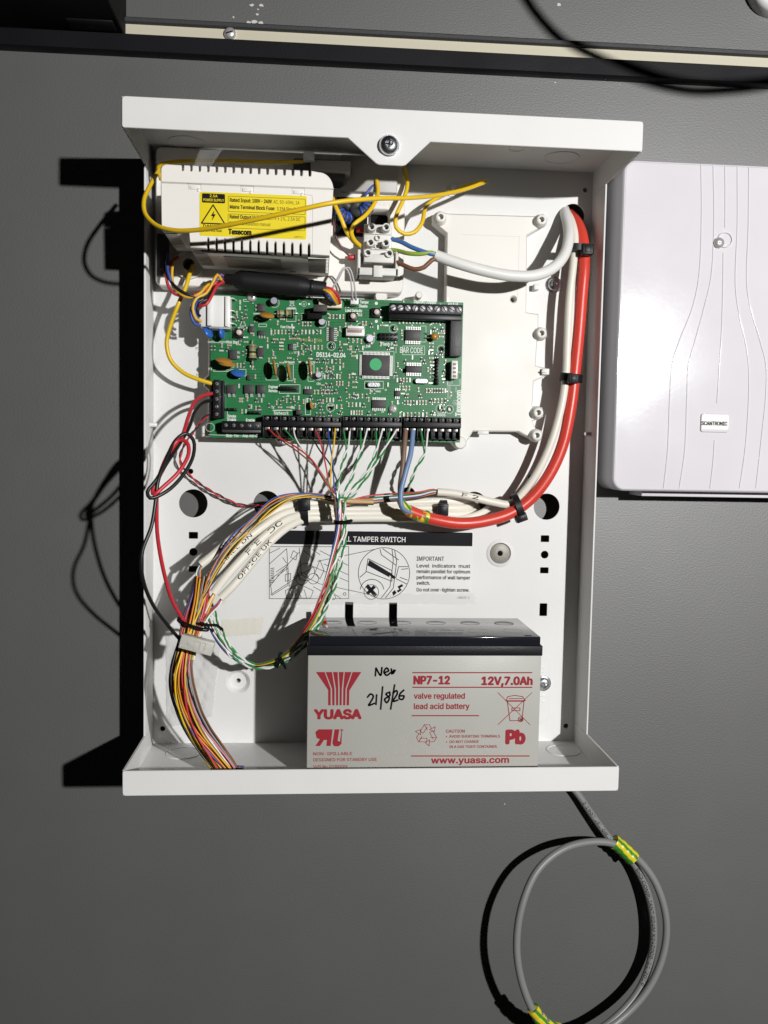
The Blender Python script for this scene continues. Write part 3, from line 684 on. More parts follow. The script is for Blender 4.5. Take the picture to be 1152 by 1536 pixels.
bm = NB(); a = P(536, 412, 34); b = P(598, 376, 34)
box(bm, a[0], b[0], a[1], a[1]+5, BT, 34, .5); box(bm, a[0], a[0]+2, a[1], b[1], BT, 34, .5); box(bm, b[0]-2, b[0], a[1], b[1], BT, 34, .5); box(bm, a[0], b[0], a[1]+4, b[1], BT, 22, .4)
q = P(567, 402, 35); box(bm, q[0]-3, q[0]+3, a[1]-1.5, q[1]+1.5, 32, 36, .4)
part('holder', bm, grey_t, tb)
bm = NB(); a = P(546, 393, 37); b = P(591, 382.5, 37); box(bm, a[0], b[0], a[1], b[1], 30, 37, .5); part('fuse_bar', bm, grey_t, tb)
for x, y in ((527,386),(540,345)):
    q = P(x, y, 27); bm = NB(); lathe(bm, (q[0]-2.5, q[1], 27), [(1.7,0),(1.9,1),(1.9,4.5),(1.5,5)], 12, (1,0,0)); part('crimp_boot', bm, redt, tb)
# ------------------------------------------------------------------ black sleeve
sv = thing('ferrite_sleeve', 'thick black heat shrink sleeve lying between power supply and circuit board', 'cable sleeve', P(410, 440, 20))
a = P(336, 418, 32); b = P(496, 434, 32); ax = (b-a); Lx = np.linalg.norm(ax); bm = NB()
lathe(bm, a, [(2.4,0),(3.4,1),(3.6,6),(6.3,10),(6.6,14),(6.6,Lx-22),(6.1,Lx-17),(4.9,Lx-14.5),(4.7,Lx-5),(4.2,Lx-3)], 28, ax); part('sleeve_body', bm, sleeve, sv)
bm = NB(); lathe(bm, a+ax/Lx*(Lx-14), [(5.0,0),(5.25,.4),(5.25,2),(5.0,2.4)], 28, ax); part('sleeve_ring', bm, blk, sv)
# ================================================================== CIRCUIT BOARD
DP = 18.0; DT = 19.6
pcb = thing('circuit_board', 'green alarm control circuit board crowded with chips and black terminal strips', 'circuit board', P(505, 660, DP))
tlp, trp, brp, blp = P(318,444.5,DT), P(694.5,451,DT), P(690.5,665,DT), P(313.5,655,DT)
X0, X1, Z0, Z1 = (tlp[0]+blp[0])/2, (trp[0]+brp[0])/2, (blp[1]+brp[1])/2, (tlp[1]+trp[1])/2
MH = [(497,519),(541,491),(590,493),(496,611),(662,524),(660,613)]
hol = [circ(*P(x, y, DT)[:2], 1.75, 18) for x, y in MH]+[circ(*P(674,614,DT)[:2], 1.9, 18)]
bm = NB(); prism(bm, [(X0,Z0),(X1,Z0),(X1,Z1),(X0,Z1)], DP, DT, hol); part('board', bm, pcbm, pcb)
def pb(bm, x0, y0, x1, y1, h, bev=.15, base=None, mi=0):
    a = P(x0, y1, DT+h); b = P(x1, y0, DT+h); box(bm, a[0], b[0], a[1], b[1], DT if base is None else base, DT+h, bev, mi)
# silkscreen
sb = NB(); S = DT+.07; s2 = lambda *p, w=.28, cl=False: rpx(sb, p, w, S, 0, cl)
def stx(s, x0, y, x1, c, b=.01): tpx(sb, s, x0, y, x1, c, S, b if c > 5 else .03)
for x, y in MH+[(674,614),(315,641)]: ribbon(sb, circ(*P(x, y, S)[:2], 2.9, 22), .3, S, 0, True)
for a in [('Digicom Outputs',621,454.5,654,4.5),('Tamper',540,455,553,4),('Disable',539,461,551,4),('Load Defaults',518,467.5,543,4.2),('S2',537,474,543,3.5),('Flash Port',572,518,596,4.5),('BAR CODE',600,529,634,8.2),('D5114-02.04',475,535,518,6.4,.03),('Kick Start',340,515,358,4),('Network',411,622,433,5.2),('Tx',407,613,411,4),('Rx',437,613,442,4),('Engineer',403,582,417,4),('Remote',403,588,416,4),('Smoke',342,626,354,4),('Enable',342,631,354,4),('Enable',369,632,382,4),('Strb',339,655.5,348,4),('Tmr',351,655.5,358,4),('Amp',364,655.5,372,4),('Volt',374,655.5,381,4),('+12V',382,655.5,392,4),('© 2005',650,624,668,4),('1 Amp',458,449,470,4),('Fast Charge',421,492,442,3.6),('Network',427,544.5,442,3.2),('Aux 12V',459,545,473,3.2),('S1',571,477,576,3),('L2M',546,521,555,3),('U7',441,530,447,3),('J4',429,595,434,3),('F3',313,555,318,3),('P4',518,462,524,3),('R14',375,551,381,3),('CR4',475,577,481,3),('27',654,661,659,4.5),('28',676,661,681,4.5),('26',636,661,641,4),('25',613,661,618,4),('OP',484,657.5,489,3.5),('Bus',455,657.5,462,3.5),('Por R-CB',674,457,687,3),('J9',444,427,444.5,.1),('RXL-4M0',554,588,571,2.6),('X2',577,586,580,2.6),('U9',572,619,576,2.6),('V2',355,568,360,3),('V6',595,606,599,2.6)]:
    if a[4] > .5: stx(*a)
q0 = P(686, 624, S); q1 = P(687, 588, S); text(sb, 'Texecom', q0[0]+2.3, q0[1], S, 17.6, 3.6, R_(90), .045)
q0 = P(668, 515, S); text(sb, 'Com Wizard', q0[0]+1, q0[1], S, 15, 1.9, R_(90), .01)
s2((604,519),(604,532),(637,532),(637,519),(604,519)); s2((594,521),(594,530)); s2((538,527),(591,527)); s2((591,527),(591,568)); s2((539,567),(545,569))
s2((320,644.5),(320,644.6)); s2((313,652),(391,655)); s2((341,612),(341,634)); s2((389,520),(389,530)); 
for r in [(399,545,417,570),(431,546,440,571),(462,547,471,572),(458,598,466,622),(419,577,450,590),(547,572,575,583),(631,489,639,513),(320,555,345,557),(346,554,369,564),(388,486,400,490),(430,462,444,482),(365,449,375,452),(671,558,690,578),(452,470,494,471),(312,512,341,514),(380,470,392,471),(409,615,438,616)]:
    s2((r[0],r[1]),(r[2],r[1]),(r[2],r[3]),(r[0],r[3]), cl=True)
s2((364.5,479),(369,489),(360,489), cl=True); stx('AC MAINS', 357, 493, 372, 2.4)
for x, y, r in [(456,456,1.7),(564.5,455,1.1),(564.5,482,1.1),(683,604,1.7),(450,456,.7),(463.5,456,.7)]:
    if r > 1.3: ribbon(sb, circ(*P(x, y, S)[:2], r, 16), .25, S, 0, True); stx('V', x-1.5, y+1.6, x+1.5, 2.5)
    else: poly(sb, circ(*P(x, y, S)[:2], r, 12), S)
s2((434,450),(442,459)); s2((442,450),(434,459)); s2((435,452),(436,459),(440,459),(441,452),(435,452)); polypx(sb, [(431,461),(443,461),(443,464),(431,464)], S)
for x in range(600, 684, 12): polypx(sb, [(x,455.5),(x+1.4,455.5),(x+1.4,457),(x,457)], S)
for k in range(14):
    x = 455+k*14.5; polypx(sb, [(x,655.5),(x+3,655.5),(x+3,658),(x,658)], S)
for x, y in [(671,560),(678,568),(684,580),(690,560)]: s2((x,y),(x,y+8))
for x in (672,675): s2((x,573),(x,598))
part('silkscreen', sb, silk, pcb)
bm = NB(); tpx(bm, 'AC09161788', 450, 512, 483, 4.2, S, .01); part('yellow_stamp', bm, ysilk, pcb)
# --- screw terminal strips
scf = mat('screw_face', (.46,.45,.47), .4, .25)
bm = NB(); cyl(bm, (0,0,0), 1.95, .7, 16, bev=.1); obox(bm, (0,0,.72), (1,0,0), (0,1,0), (0,0,1), 3.6, .6, .12, 0, 1); sl_ = proto('screw', bm, [scf, blkm])
bm = NB(); cyl(bm, (0,0,0), 1.2, .6, 12, bev=.1); obox(bm, (0,0,.6), (1,0,0), (0,1,0), (0,0,1), 2.2, .45, .12, 0, 1); sm_ = proto('screw', bm, [mat('dull_screw', (.20,.19,.19), .45, .3), blkm])
def vstrip(n, x0, x1, y0, yb, yr, y1, h):
    """bottom strip: screws on top, ridge, wire cages below"""
    bm = NB(); a = P(x0, y1, DT+h); b = P(x1, y0, DT+h); pz = (b[0]-a[0])/n
    zb, zr = P(0, yb, DT+h)[1], P(0, yr, DT+h)[1]
    zb = P((x0+x1)/2, yb, DT+h)[1]; zr = P((x0+x1)/2, yr, DT+h)[1]; zl = P((x0+x1)/2, y1, DT+h*.6)[1]; zt_ = P((x0+x1)/2, y0, DT+h)[1]
    box(bm, a[0], b[0], zr, zb, DT, DT+h, .25)                      # ridge
    box(bm, a[0], b[0], zb, zt_, DT, DT+h-2.6, .1)                  # floor below the screws
    box(bm, a[0], b[0], zt_-.7, zt_, DT, DT+h-.6, .1)
    box(bm, a[0], b[0], zl, zr, DT, DT+h*.35, .1)
    for k in range(n+1):
        x = a[0]+pz*k; xx = min(max(x, a[0]+.35), b[0]-.35)
        box(bm, xx-.35, xx+.35, zb, zt_, DT, DT+h-.3, .1); box(bm, xx-.45, xx+.45, zl, zr, DT, DT+h*.72, .15)
    box(bm, a[0], b[0], zl, zl+.9, DT, DT+h*.5, .15)
    o = part('terminal_strip', bm, blk, pcb)
    bm = NB()
    bm2 = NB(); pw = pz*.3; box(bm2, -pw, pw, -1.1, 1.1, 0, 2.2, .2); me_ = proto('wire_cage', bm2, mat('cage_metal', (.30,.28,.26), .4, .9))
    for k in range(n):
        x = a[0]+pz*(k+.5); i = inst('screw', sm_, (x, (zb+zt_)/2+.1, DT+h-2.6), o, random.uniform(-.9, .9))
        inst('wire_cage', me_, (x, zr-1.5, DT+h*.35), o)
vstrip(9, 393.5, 512, 624, 632, 640, 656, 11)
vstrip(8, 513.5, 603, 624.5, 632.5, 640.5, 657, 11)
vstrip(8, 605, 692, 625.5, 633.5, 641.5, 659, 11)
def hstrip(n, x0, y0, x1, y1, h, vert=False, side=0, lab=None):
    bm = NB(); a = P(x0, y1, DT+h); b = P(x1, y0, DT+h)
    if side: box(bm, a[0], b[0], a[1], b[1], DT, DT+h, .35)
    else: box(bm, a[0], b[0], a[1], b[1], DT, DT+h, .35)
    # rib lines and lower wire side
    for k in range(n+1):
        if vert: z = a[1]+(b[1]-a[1])*k/n; box(bm, a[0]+.2, b[0]-.2, z-.12, z+.12, DT+h-.05, DT+h+.25, 0)
        else: x = a[0]+(b[0]-a[0])*k/n; box(bm, x-.12, x+.12, a[1]+.2, b[1]-.2, DT+h-.05, DT+h+.25, 0)
    if side < 0: box(bm, a[0], b[0], a[1]-side_w, a[1]-.05, DT, DT+h-1.8, .3)
    o = part('terminal_strip', bm, blk, pcb, label=lab)
    for k in range(n):
        f = (k+.5)/n; loc = ((a[0]+b[0])/2, b[1]+(a[1]-b[1])*f, DT+h) if vert else (a[0]+(b[0]-a[0])*f, (a[1]+b[1])/2, DT+h)
        inst('screw', sl_ if not vert and n > 6 else sm_, loc, o, random.uniform(-1.2, 1.2))
side_w = 3.6
hstrip(10, 584, 457.5, 694, 469, 11, side=-1)
hstrip(5, 319.5, 570, 331, 627, 10, True)
bm = NB(); pb(bm, 331.5, 571, 336.5, 627, 6, .3); pb(bm, 315.5, 572, 319.4, 626, 7, .3); part('terminal_shroud', bm, blk, pcb)
hstrip(5, 333, 632.5, 392, 644, 10)
bm = NB(); pb(bm, 333, 645, 391.5, 648, 8.5, .3); part('terminal_shroud', bm, mat('worn_black_plastic', (.05,.05,.05), .45), pcb)
# --- integrated circuits with pins
def ic(x0, y0, x1, y1, h, n, sides, pl=1.3, name='microchip', dot=True):
    bm = NB(); pb(bm, x0, y0, x1, y1, h, .15); 
    o = part(name, bm, chip, pcb); a = P(x0, y1, DT+h); b = P(x1, y0, DT+h); bm = NB()
    for s in sides:
        for k in range(n):
            f = (k+.5)/n
            if s in 'tb':
                x = a[0]+(b[0]-a[0])*f; z = b[1] if s == 't' else a[1]; g = 1 if s == 't' else -1; q = (b[0]-a[0])/n*.26
                box(bm, x-q, x+q, min(z, z+g*pl*.55), max(z, z+g*pl*.55), DT+h*.45, DT+h*.6); box(bm, x-q, x+q, min(z+g*pl*.45, z+g*pl), max(z+g*pl*.45, z+g*pl), DT+.04, DT+h*.6)
            else:
                z = a[1]+(b[1]-a[1])*f; x = a[0] if s == 'l' else b[0]; g = -1 if s == 'l' else 1; q = (b[1]-a[1])/n*.26
                box(bm, min(x, x+g*pl*.55), max(x, x+g*pl*.55), z-q, z+q, DT+h*.45, DT+h*.6); box(bm, min(x+g*pl*.45, x+g*pl), max(x+g*pl*.45, x+g*pl), z-q, z+q, DT+.04, DT+h*.6)
    part('pins', bm, solder, o, kind='stuff')
    if dot:
        bm = NB(); poly(bm, circ(a[0]+.9, b[1]-.9, .35, 10), DT+h+.03); part('pin_mark', bm, blkm, o)
    return o, a, b
o, a, b = ic(543.5, 533, 585, 563, 2.6, 20, 'tblr', 2.0)
bm = NB(); q = P(563.5, 546.5, DT+2.7); poly(bm, circ(q[0], q[1], 4.1, 32), DT+2.68); part('green_dot', bm, grn, o)
ic(608, 495, 631.5, 510.5, 2.2, 9, 'tb', 2.2); ic(609.5, 549, 632.5, 558.5, 2.2, 9, 'tb', 2.2)
ic(493.5, 491, 501.5, 511.5, 1.6, 7, 'lr', 1.8); ic(558, 600, 579, 612, 1.6, 7, 'tb', 1.6); ic(592.5, 586, 600, 594.5, 1.6, 3, 'tb', 1.6)
ic(433, 515.5, 440, 524.5, 1.5, 4, 'r', 2.0); ic(344, 525, 356, 538.5, 2.2, 2, 'r', 1.2); ic(386, 455.5, 398, 467, 2.2, 2, 'l', 1.4)
ic(386, 521.5, 396, 535, 2.2, 1, 'tb', 1.0); ic(387, 496, 398.5, 503, 1.8, 3, 'b', 1.8); ic(373, 489, 382, 498, 2.2, 1, 'tb', 1.2)
ic(456, 583.5, 468, 591, 1.8, 3, 't', 1.6)
for x0, y0, x1, y1 in [(340,577.5,354,590),(366,577.5,381,590),(385,577.5,398,590)]: ic(x0, y0, x1, y1, 2.3, 2, 'b', 2.4, 'power_transistor', False)
bm = NB(); pb(bm, 444, 614.5, 453, 622, 5, .2); part('microchip', bm, chip, pcb)
bm = NB(); pb(bm, 370.5, 563, 377, 570, 2, .2); part('microchip', bm, chip, pcb)
# relay, transformer block
bm = NB(); pb(bm, 675, 480, 693, 534, 7, .4); part('relay', bm, mat('relay_black', (.055,.05,.052), .45, bump=.5, scale=1200), pcb)
bm = NB(); pb(bm, 470, 457, 491, 467, 13, .4); part('regulator', bm, chip, pcb)
bm = NB(); a = P(472, 476, DT); box(bm, a[0]-5, a[0]+5, a[1]-2, a[1]+3, DT, DT+8, .3); part('regulator_tab', bm, blkm, pcb)
# crystals
for x, y, w_ in [(561,577,20),(632.5,571.5,20)]:
    bm = NB(); q = P(x, y, DT+3.2); h_ = w_/2/sc_(DT+3); prism(bm, rrect(q[0]-h_, q[0]+h_, q[1]-1.75, q[1]+1.75, 1.7, 6), DT+.3, DT+3.6, (), .35); part('crystal', bm, steel, pcb)
# electrolytic capacitors
for x, y, r, h, m in [(411,451,2.5,7,'bluegrey'),(483,482.5,2.4,6,'w'),(555,507.5,2.7,4,'clear'),(478,562,2.2,6.5,'bluegrey')]:
    q = P(x, y, DT+h); bm = NB(); lathe(bm, (q[0], q[1], DT+.1), [(r,0),(r,.8),(r*.93,1.1),(r,1.4),(r,h-.4),(r*.9,h),(r*.55,h-.1)], 20); 
    o = part('capacitor', bm, mat('capacitor_sleeve', (.05,.055,.09), .3) if m != 'clear' else mat('clear_led', (.55,.57,.55), .15, trans=.4), pcb)
    bm = NB(); cyl(bm, (q[0], q[1], DT+h-.3), r*.85, .4, 18); part('capacitor_top', bm, mat('capacitor_alu', (.55,.53,.60), .35, .8), o)
    rb = NB(); ribbon(rb, circ(q[0], q[1]-.2, r+.7, 20), .25, S, 0, True); part('silk_ring', rb, silk, o)
# disc capacitors / varistors standing on edge
def disc(x, y, rx, th, tilt, m, lean=0., d_=5., nm='disc_capacitor'):
    q = P(x, y, DT+d_); ax = Vector((math.cos(R_(tilt)), math.sin(R_(tilt)), lean)).normalized()
    bm = NB(); k = th/2; lathe(bm, Vector(q)-ax*k, [(rx*.3,0),(rx*.8,k*.25),(rx,k*.8),(rx,k*1.2),(rx*.8,k*1.75),(rx*.3,2*k)], 24, ax)
    o = part(nm, bm, m, pcb); bm = NB(); u_ = Vector((-ax.y, ax.x, 0)).normalized()
    for s in (-1, 1):
        p0 = np.array(Vector(q)+u_*s*rx*.55); tube(bm, smooth_path([p0, p0*[1,1,0]+[0,0,DT+1.5], p0*[1,1,0]+[0,0,DT-.2]]), .32, 6)
    part('lead', bm, nickel, o)
disc(312,498,4.4,3.2,32,capb,.5,8,'varistor'); disc(333,499,4.3,3.2,8,capb,.25,8,'varistor')
disc(336,541,5.6,2.8,80,capo,.34,9); disc(341,545.5,5.8,2.8,82,capo,.32,9); disc(357,559.5,4.8,2.4,75,capb,.6,5,'varistor')
disc(400.5,473,5.0,3,82,capo,.42,8)
disc(412,552,5.8,2.3,9,capo,-.04,9.5); disc(433,556,5.8,2.3,10,capo,.0,9.5); disc(465,552,6.4,2.3,7,capo,-.04,9.5); disc(467.5,608,2.8,1.4,8,capo,.3,4)
q = P(651,504.5,DT+6); bm = NB(); lathe(bm, (q[0],q[1]-.3,DT+3.5), [(.8,0),(2.3,1),(2.5,2.2),(2,3.4),(.8,4)], 18, (.25,.1,1)); o = part('tantalum_bead', bm, capo, pcb)
bm = NB()
for z in (-1.5, 1.8):
    s = P(636, 500 if z > 0 else 507, DT); tube(bm, smooth_path([np.array([q[0]-1, q[1]+z*.4, DT+4.5]), np.array([s[0]+2, s[1], DT+2.5]), np.array(s)+[0,0,.1]]), .35, 6)
part('lead', bm, nickel, o)
# axial resistors
for x0, y0, x1, y1, r in [(415,470.5,441,470,2.7),(378.5,516,379,541,2.7)]:
    a = P(x0, y0, DT+3.2); b = P(x1, y1, DT+3.2); ax = b-a; ln_ = np.linalg.norm(ax); bm = NB()
    lathe(bm, a, [(r*.5,0),(r,.7),(r,ln_*.24),(r*.85,ln_*.28),(r*.85,ln_*.72),(r,ln_*.76),(r,ln_-.7),(r*.5,ln_)], 20, ax); o = part('resistor', bm, resg, pcb)
    for f, m in ((.12, brown), (.45, blkm), (.58, mat('gold_band', (.45,.33,.12), .4)), (.86, blkm)):
        bm = NB(); rr = r*(.86 if .28 < f < .72 else 1.01); lathe(bm, a+ax*f, [(rr,0),(rr+.03,.1),(rr+.03,1.0),(rr,1.1)], 20, ax, capa=False, capb=False); part('colour_band', bm, m, o)
    bm = NB(); e = ax/ln_
    for p0, s in ((a, -1), (b, 1)): tube(bm, smooth_path([np.array(p0), p0+e*s*2.0, np.array(p0+e*s*3)*[1,1,0]+[0,0,DT-.2]]), .4, 6)
    part('lead', bm, nickel, o)
# push buttons
for x, y in [(358,499.5),(528.5,475),(564,469)]:
    bm = NB(); q = P(x, y, DT+3); box(bm, q[0]-3.1, q[0]+3.1, q[1]-3.1, q[1]+3.1, DT+.1, DT+3.2, .2); o = part('push_button', bm, blk, pcb)
    bm = NB(); lathe(bm, (q[0]+.4, q[1]+.2, DT+3.2), [(1.9,0),(1.8,2.2),(1.5,2.5)], 18); part('plunger', bm, mat('ivory_plastic', (.66,.56,.46), .4), o)
    bm = NB()
    for s in (-1, 1):
        for z in (-1, 1): box(bm, q[0]+s*3.0-.5, q[0]+s*3.0+.5, q[1]+z*2.6-.4, q[1]+z*2.6+.4, DT+.03, DT+1.2, .1)
    part('terminals', bm, solder, o)
# connectors
bm = NB(); a = P(298, 489, DT+16); b = P(345, 443, DT+16); box(bm, a[0], b[0], a[1], b[1], DT+2, DT+14, .5)
q = P(316, 466, 34); w1 = (b[0]-a[0])
box(bm, a[0]+w1*.27, a[0]+w1*.42, a[1]+.4, b[1]-.4, DT+14, DT+16.5, .4); box(bm, a[0]+w1*.84, a[0]+w1*.93, a[1]+.4, b[1]-.4, DT+13.5, DT+15.8, .4)
box(bm, a[0]+w1*.30, b[0]-.3, a[1]-.6, a[1]+.2, DT, DT+12, .3)
o = part('power_connector', bm, nylon, pcb)
bm = NB()
for y in (450,468.5,478,487.5):
    q = P(349, y, DT+2); tube(bm, [np.array([q[0]-3.2,q[1]+.6,DT+6.5]), np.array([q[0]+.8,q[1]+.4,DT+6.3]), np.array([q[0]+2.2,q[1],DT-.1])], .55, 6)
part('connector_pins', bm, solder, o)
bm = NB(); pb(bm, 519, 493, 547, 503.5, 6, .3); a = P(520.5, 501, DT+6); b = P(545.5, 494, DT+6); box(bm, a[0]+.3, b[0], b[1]+.1, b[1]+2, DT, DT+7.5, .2); o = part('header_socket', bm, nylon, pcb)
bm = NB(); box(bm, a[0], b[0]-1, a[1]+1.0, b[1]-.3, DT+5.5, DT+6.15, .1); part('socket_opening', bm, mat('tan_contacts', (.30,.20,.15), .5), o)
bm = NB(); pb(bm, 478, 451, 513, 461, 7, .3); o = part('header_socket', bm, mat('cream_nylon', (.66,.60,.46), .42), pcb)
bm = NB(); pb(bm, 526, 447, 538, 456, 9, .3); o = part('header_socket', bm, nylon, pcb)
bm = NB(); pb(bm, 677, 541, 687, 568, 8, .3); o = part('header_socket', bm, nylon, pcb)
bm = NB()
for k in range(4): pb(bm, 679.5, 544.5+k*6, 684.5, 548+k*6, 8.15, .05)
part('socket_opening', bm, mat('tan_contacts', (.30,.20,.15), .5), o)
def pinhead(x0, y0, x1, y1, nx, ny, h=5):
    bm = NB(); pb(bm, x0, y0, x1, y1, 2.5, .2); o = part('pin_header', bm, blk, pcb); a = P(x0, y1, DT+2.5); b = P(x1, y0, DT+2.5)
    bm = NB()
    for i in range(nx):
        for j in range(ny):
            x = a[0]+(b[0]-a[0])*(i+.5)/nx; z = a[1]+(b[1]-a[1])*(j+.5)/ny; box(bm, x-.32, x+.32, z-.32, z+.32, DT+2, DT+h+2, .1)
    part('pins', bm, blk if h < 5 else mat('pin_dark', (.06,.06,.06), .3, .6), o)
pinhead(568,500,597,510,5,2,3.5); pinhead(653,537,659,577,1,8,5); pinhead(417,471,440,476,3,1,6); pinhead(419,580,447,586,6,1,4); pinhead(340,612,356,616,2,1,6); pinhead(372,617,392,621,3,1,6)
# board screws
bs = screw_mesh('board_screw', 3.1, 2.0, nickel)
for x, y in [(377.5,445.5),(589.5,613.5)]:
    q = P(x, y, DT+1.5); inst('board_screw', bs, (q[0], q[1], DT+.05), pcb, .7)
bm = NB(); q = P(674,614,DP-2); lathe(bm, (q[0],q[1],D1), [(1.7,0),(1.6,6.5),(1.2,7.2)], 14); part('locating_peg', bm, beige, pcb)
# small surface-mount parts: rows read off the photograph
rows = [ # x0,x1,y,n,kind (v = upright chip, s = three-leg transistor, h = lying)
(407,439,498,7,'v'),(453,481,498,6,'v'),(360,368,462,2,'v'),(360,366,472,1,'v'),(454,466,486,4,'v'),(448,448,483,1,'v'),(452,453,521,1,'v'),(466,483,521,4,'v'),(495,515,475,5,'v'),(493,493,474,1,'v'),(493,493,485,1,'v'),(523,536,511,3,'v'),(544,549,485,2,'v'),(591,636,481,0,'v'),(605,635,482,7,'v'),(650,664,482,4,'v'),(525,527,522,2,'v'),(492,510,542,4,'v'),(476,496,555,4,'v'),(490,510,552,3,'v'),(492,510,565,5,'v'),(505,514,575,3,'v'),(490,500,600,3,'v'),(505,512,610,2,'v'),(524,550,594,5,'v'),(523,540,607,4,'v'),(527,543,619,5,'v'),(486,503,604,0,'v'),(490,492,561,1,'v'),(480,487,565,2,'v'),(475,486,622,3,'v'),(415,421,604,2,'v'),(430,436,601,2,'v'),(441,448,597,2,'v'),(425,425,598,1,'v'),(449,449,611,1,'v'),(418,422,611,1,'h'),(430,436,611,1,'h'),(317,322,522,2,'v'),(330,336,518,1,'v'),(346,350,548,3,'v'),(356,366,548,3,'v'),(360,363,600,2,'v'),(363,369,617,2,'v'),(374,377,610,2,'v'),(384,389,612,2,'v'),(382,384,565,1,'v'),(357,360,579,1,'v'),(363,366,530,1,'v'),(410,410,530,1,'v'),(441,443,571,1,'v'),(472,474,608,1,'v'),(607,639,604,8,'v'),(640,668,586,8,'v'),(600,640,622,8,'v'),(652,668,601,4,'v'),(596,615,570,5,'v'),(600,614,582,4,'v'),(606,606,556,3,'v'),(641,646,529,1,'v'),(580,584,577,1,'v'),(556,560,598,0,'v'),(553,553,599,1,'v'),(570,572,516,1,'v'),(585,590,522,1,'h'),(490,498,588,3,'v'),(472,488,588,4,'v'),(450,456,545,1,'h'),(409,413,537,1,'h'),(432,436,537,1,'h'),(463,468,538,1,'h'),(421,424,544,1,'h'),(449,453,543,1,'h'),(414,424,509,2,'h'),(420,424,514,1,'h'),(420,424,519,1,'h'),(420,424,524,1,'h'),(437,447,508,3,'h'),(367,371,506,1,'h'),(367,371,513,1,'h'),(342,346,518,1,'h'),(330,334,526,1,'h'),(528,533,528,1,'h'),(528,533,534,1,'h'),(528,533,561,1,'h'),(530,534,566,1,'h'),(530,534,573,1,'h'),(530,534,581,1,'h'),(570,577,488,1,'h'),(590,594,481,1,'h'),(644,650,515,1,'h'),(644,650,520,1,'h'),(644,650,525,1,'h'),(644,650,537,1,'h'),(646,650,543,1,'h'),(646,650,548,1,'h'),(646,650,554,1,'h'),(646,650,560,1,'h'),(646,650,566,1,'h'),(660,664,500,2,'h'),(660,664,505,1,'h'),
(367,371,474,1,'s'),(408,412,511,1,'s'),(445,448,499,1,'s'),(458,463,521,1,'s'),(484,490,541,1,'s'),(494,496,554,1,'s'),(497,500,562,1,'s'),(492,504,587,2,'s'),(532,537,595,1,'s'),(543,549,608,1,'s'),(551,556,620,1,'s'),(507,514,598,1,'s'),(509,512,619,1,'s'),(480,484,612,1,'s'),(476,484,602,1,'s'),(490,497,578,2,'s'),(608,612,594,1,'s'),(629,633,594,1,'s'),(644,650,601,1,'s'),(652,664,494,2,'s'),(555,560,488,1,'s'),(340,344,524,1,'s'),(380,388,480,1,'s'),(600,604,573,1,'s'),(388,391,612,1,'s'),(410,416,535,0,'s'),(475,480,541,1,'s'),(483,487,587,1,'s'),(440,446,505,1,'s')]
bt, bs_, bk = NB(), NB(), NB()
def smd(x, y, kd):
    q = P(x, y, DT+.5); x, z = q[0], q[1]
    if kd == 's':
        box(bk, x-1.2, x+1.2, z-.6, z+.6, DT+.02, DT+1.0, .1)
        for dx, dz in ((-.8,-1.1),(.8,-1.1),(0,1.1)): box(bs_, x+dx-.32, x+dx+.32, z+dz-.42, z+dz+.42, DT+.02, DT+.5)
        return
    l, w_ = (.95, .5) if kd == 'v' else (.5, .95)
    f = random.random(); tgt = bt if f < .5 else (bk if f < .8 else bs_)
    box(tgt, x-w_, x+w_, z-l*1.0, z+l*1.0, DT+.02, DT+.75)
    if kd == 'v':
        for s in (-1, 1): box(bs_, x-.52, x+.52, z+s*1.15-.34, z+s*1.15+.34, DT+.02, DT+.68)
    else:
        for s in (-1, 1): box(bs_, x+s*1.15-.34, x+s*1.15+.34, z-.52, z+.52, DT+.02, DT+.68)
for x0, x1, y, n, kd in rows:
    for k in range(n): smd(x0+(x1-x0)*(k/(n-1) if n > 1 else .5), y+.0*k, kd)
BIG = [(296,440,352,512),(384,440,500,470),(410,466,447,476),(462,455,493,492),(493,440,580,482),(517,490,550,505),(582,455,696,471),(606,490,640,516),(566,497,598,511),(674,478,695,570),(540,525,590,585),(606,545,640,580),(651,536,660,578),(490,488,503,513),(430,512,444,526),(340,520,358,540),(372,505,398,545),(318,532,362,567),(316,568,400,595),(340,605,400,650),(395,545,475,575),(405,578,470,594),(440,610,474,624),(555,597,582,615),(592,584,602,597),(405,612,440,624),(598,516,640,534),(472,526,520,537),(680,585,696,625),(395,480,405,490),(385,490,400,506),(318,505,345,530)]
vb = NB(); rv = random.Random(11); taken = [(x0+(x1-x0)*(k/(n-1) if n > 1 else .5), y) for x0, x1, y, n, kd in rows for k in range(n)]
nv = ns = 0
while nv < 150 or ns < 110:
    x, y = rv.uniform(322, 690), rv.uniform(450, 621)
    if any(a-2 < x < c+2 and b-2 < y < d_+2 for a, b, c, d_ in BIG): continue
    if ns < 110 and all(abs(x-tx_) > 4.4 or abs(y-ty_) > 7.5 for tx_, ty_ in taken):
        smd(x, y, rv.choice('vvvhs')); taken.append((x, y)); ns += 1
    elif nv < 150:
        q = P(x, y, DT); cyl(vb, (q[0], q[1], DT), .34, .05, 8); nv += 1
    else: ns += .2
part('vias', vb, solder, pcb, kind='stuff')
part('chip_resistors', bt, smd_t, pcb, kind='stuff'); part('solder_pads', bs_, smd_w, pcb, kind='stuff'); part('chip_transistors', bk, smd_k, pcb, kind='stuff')
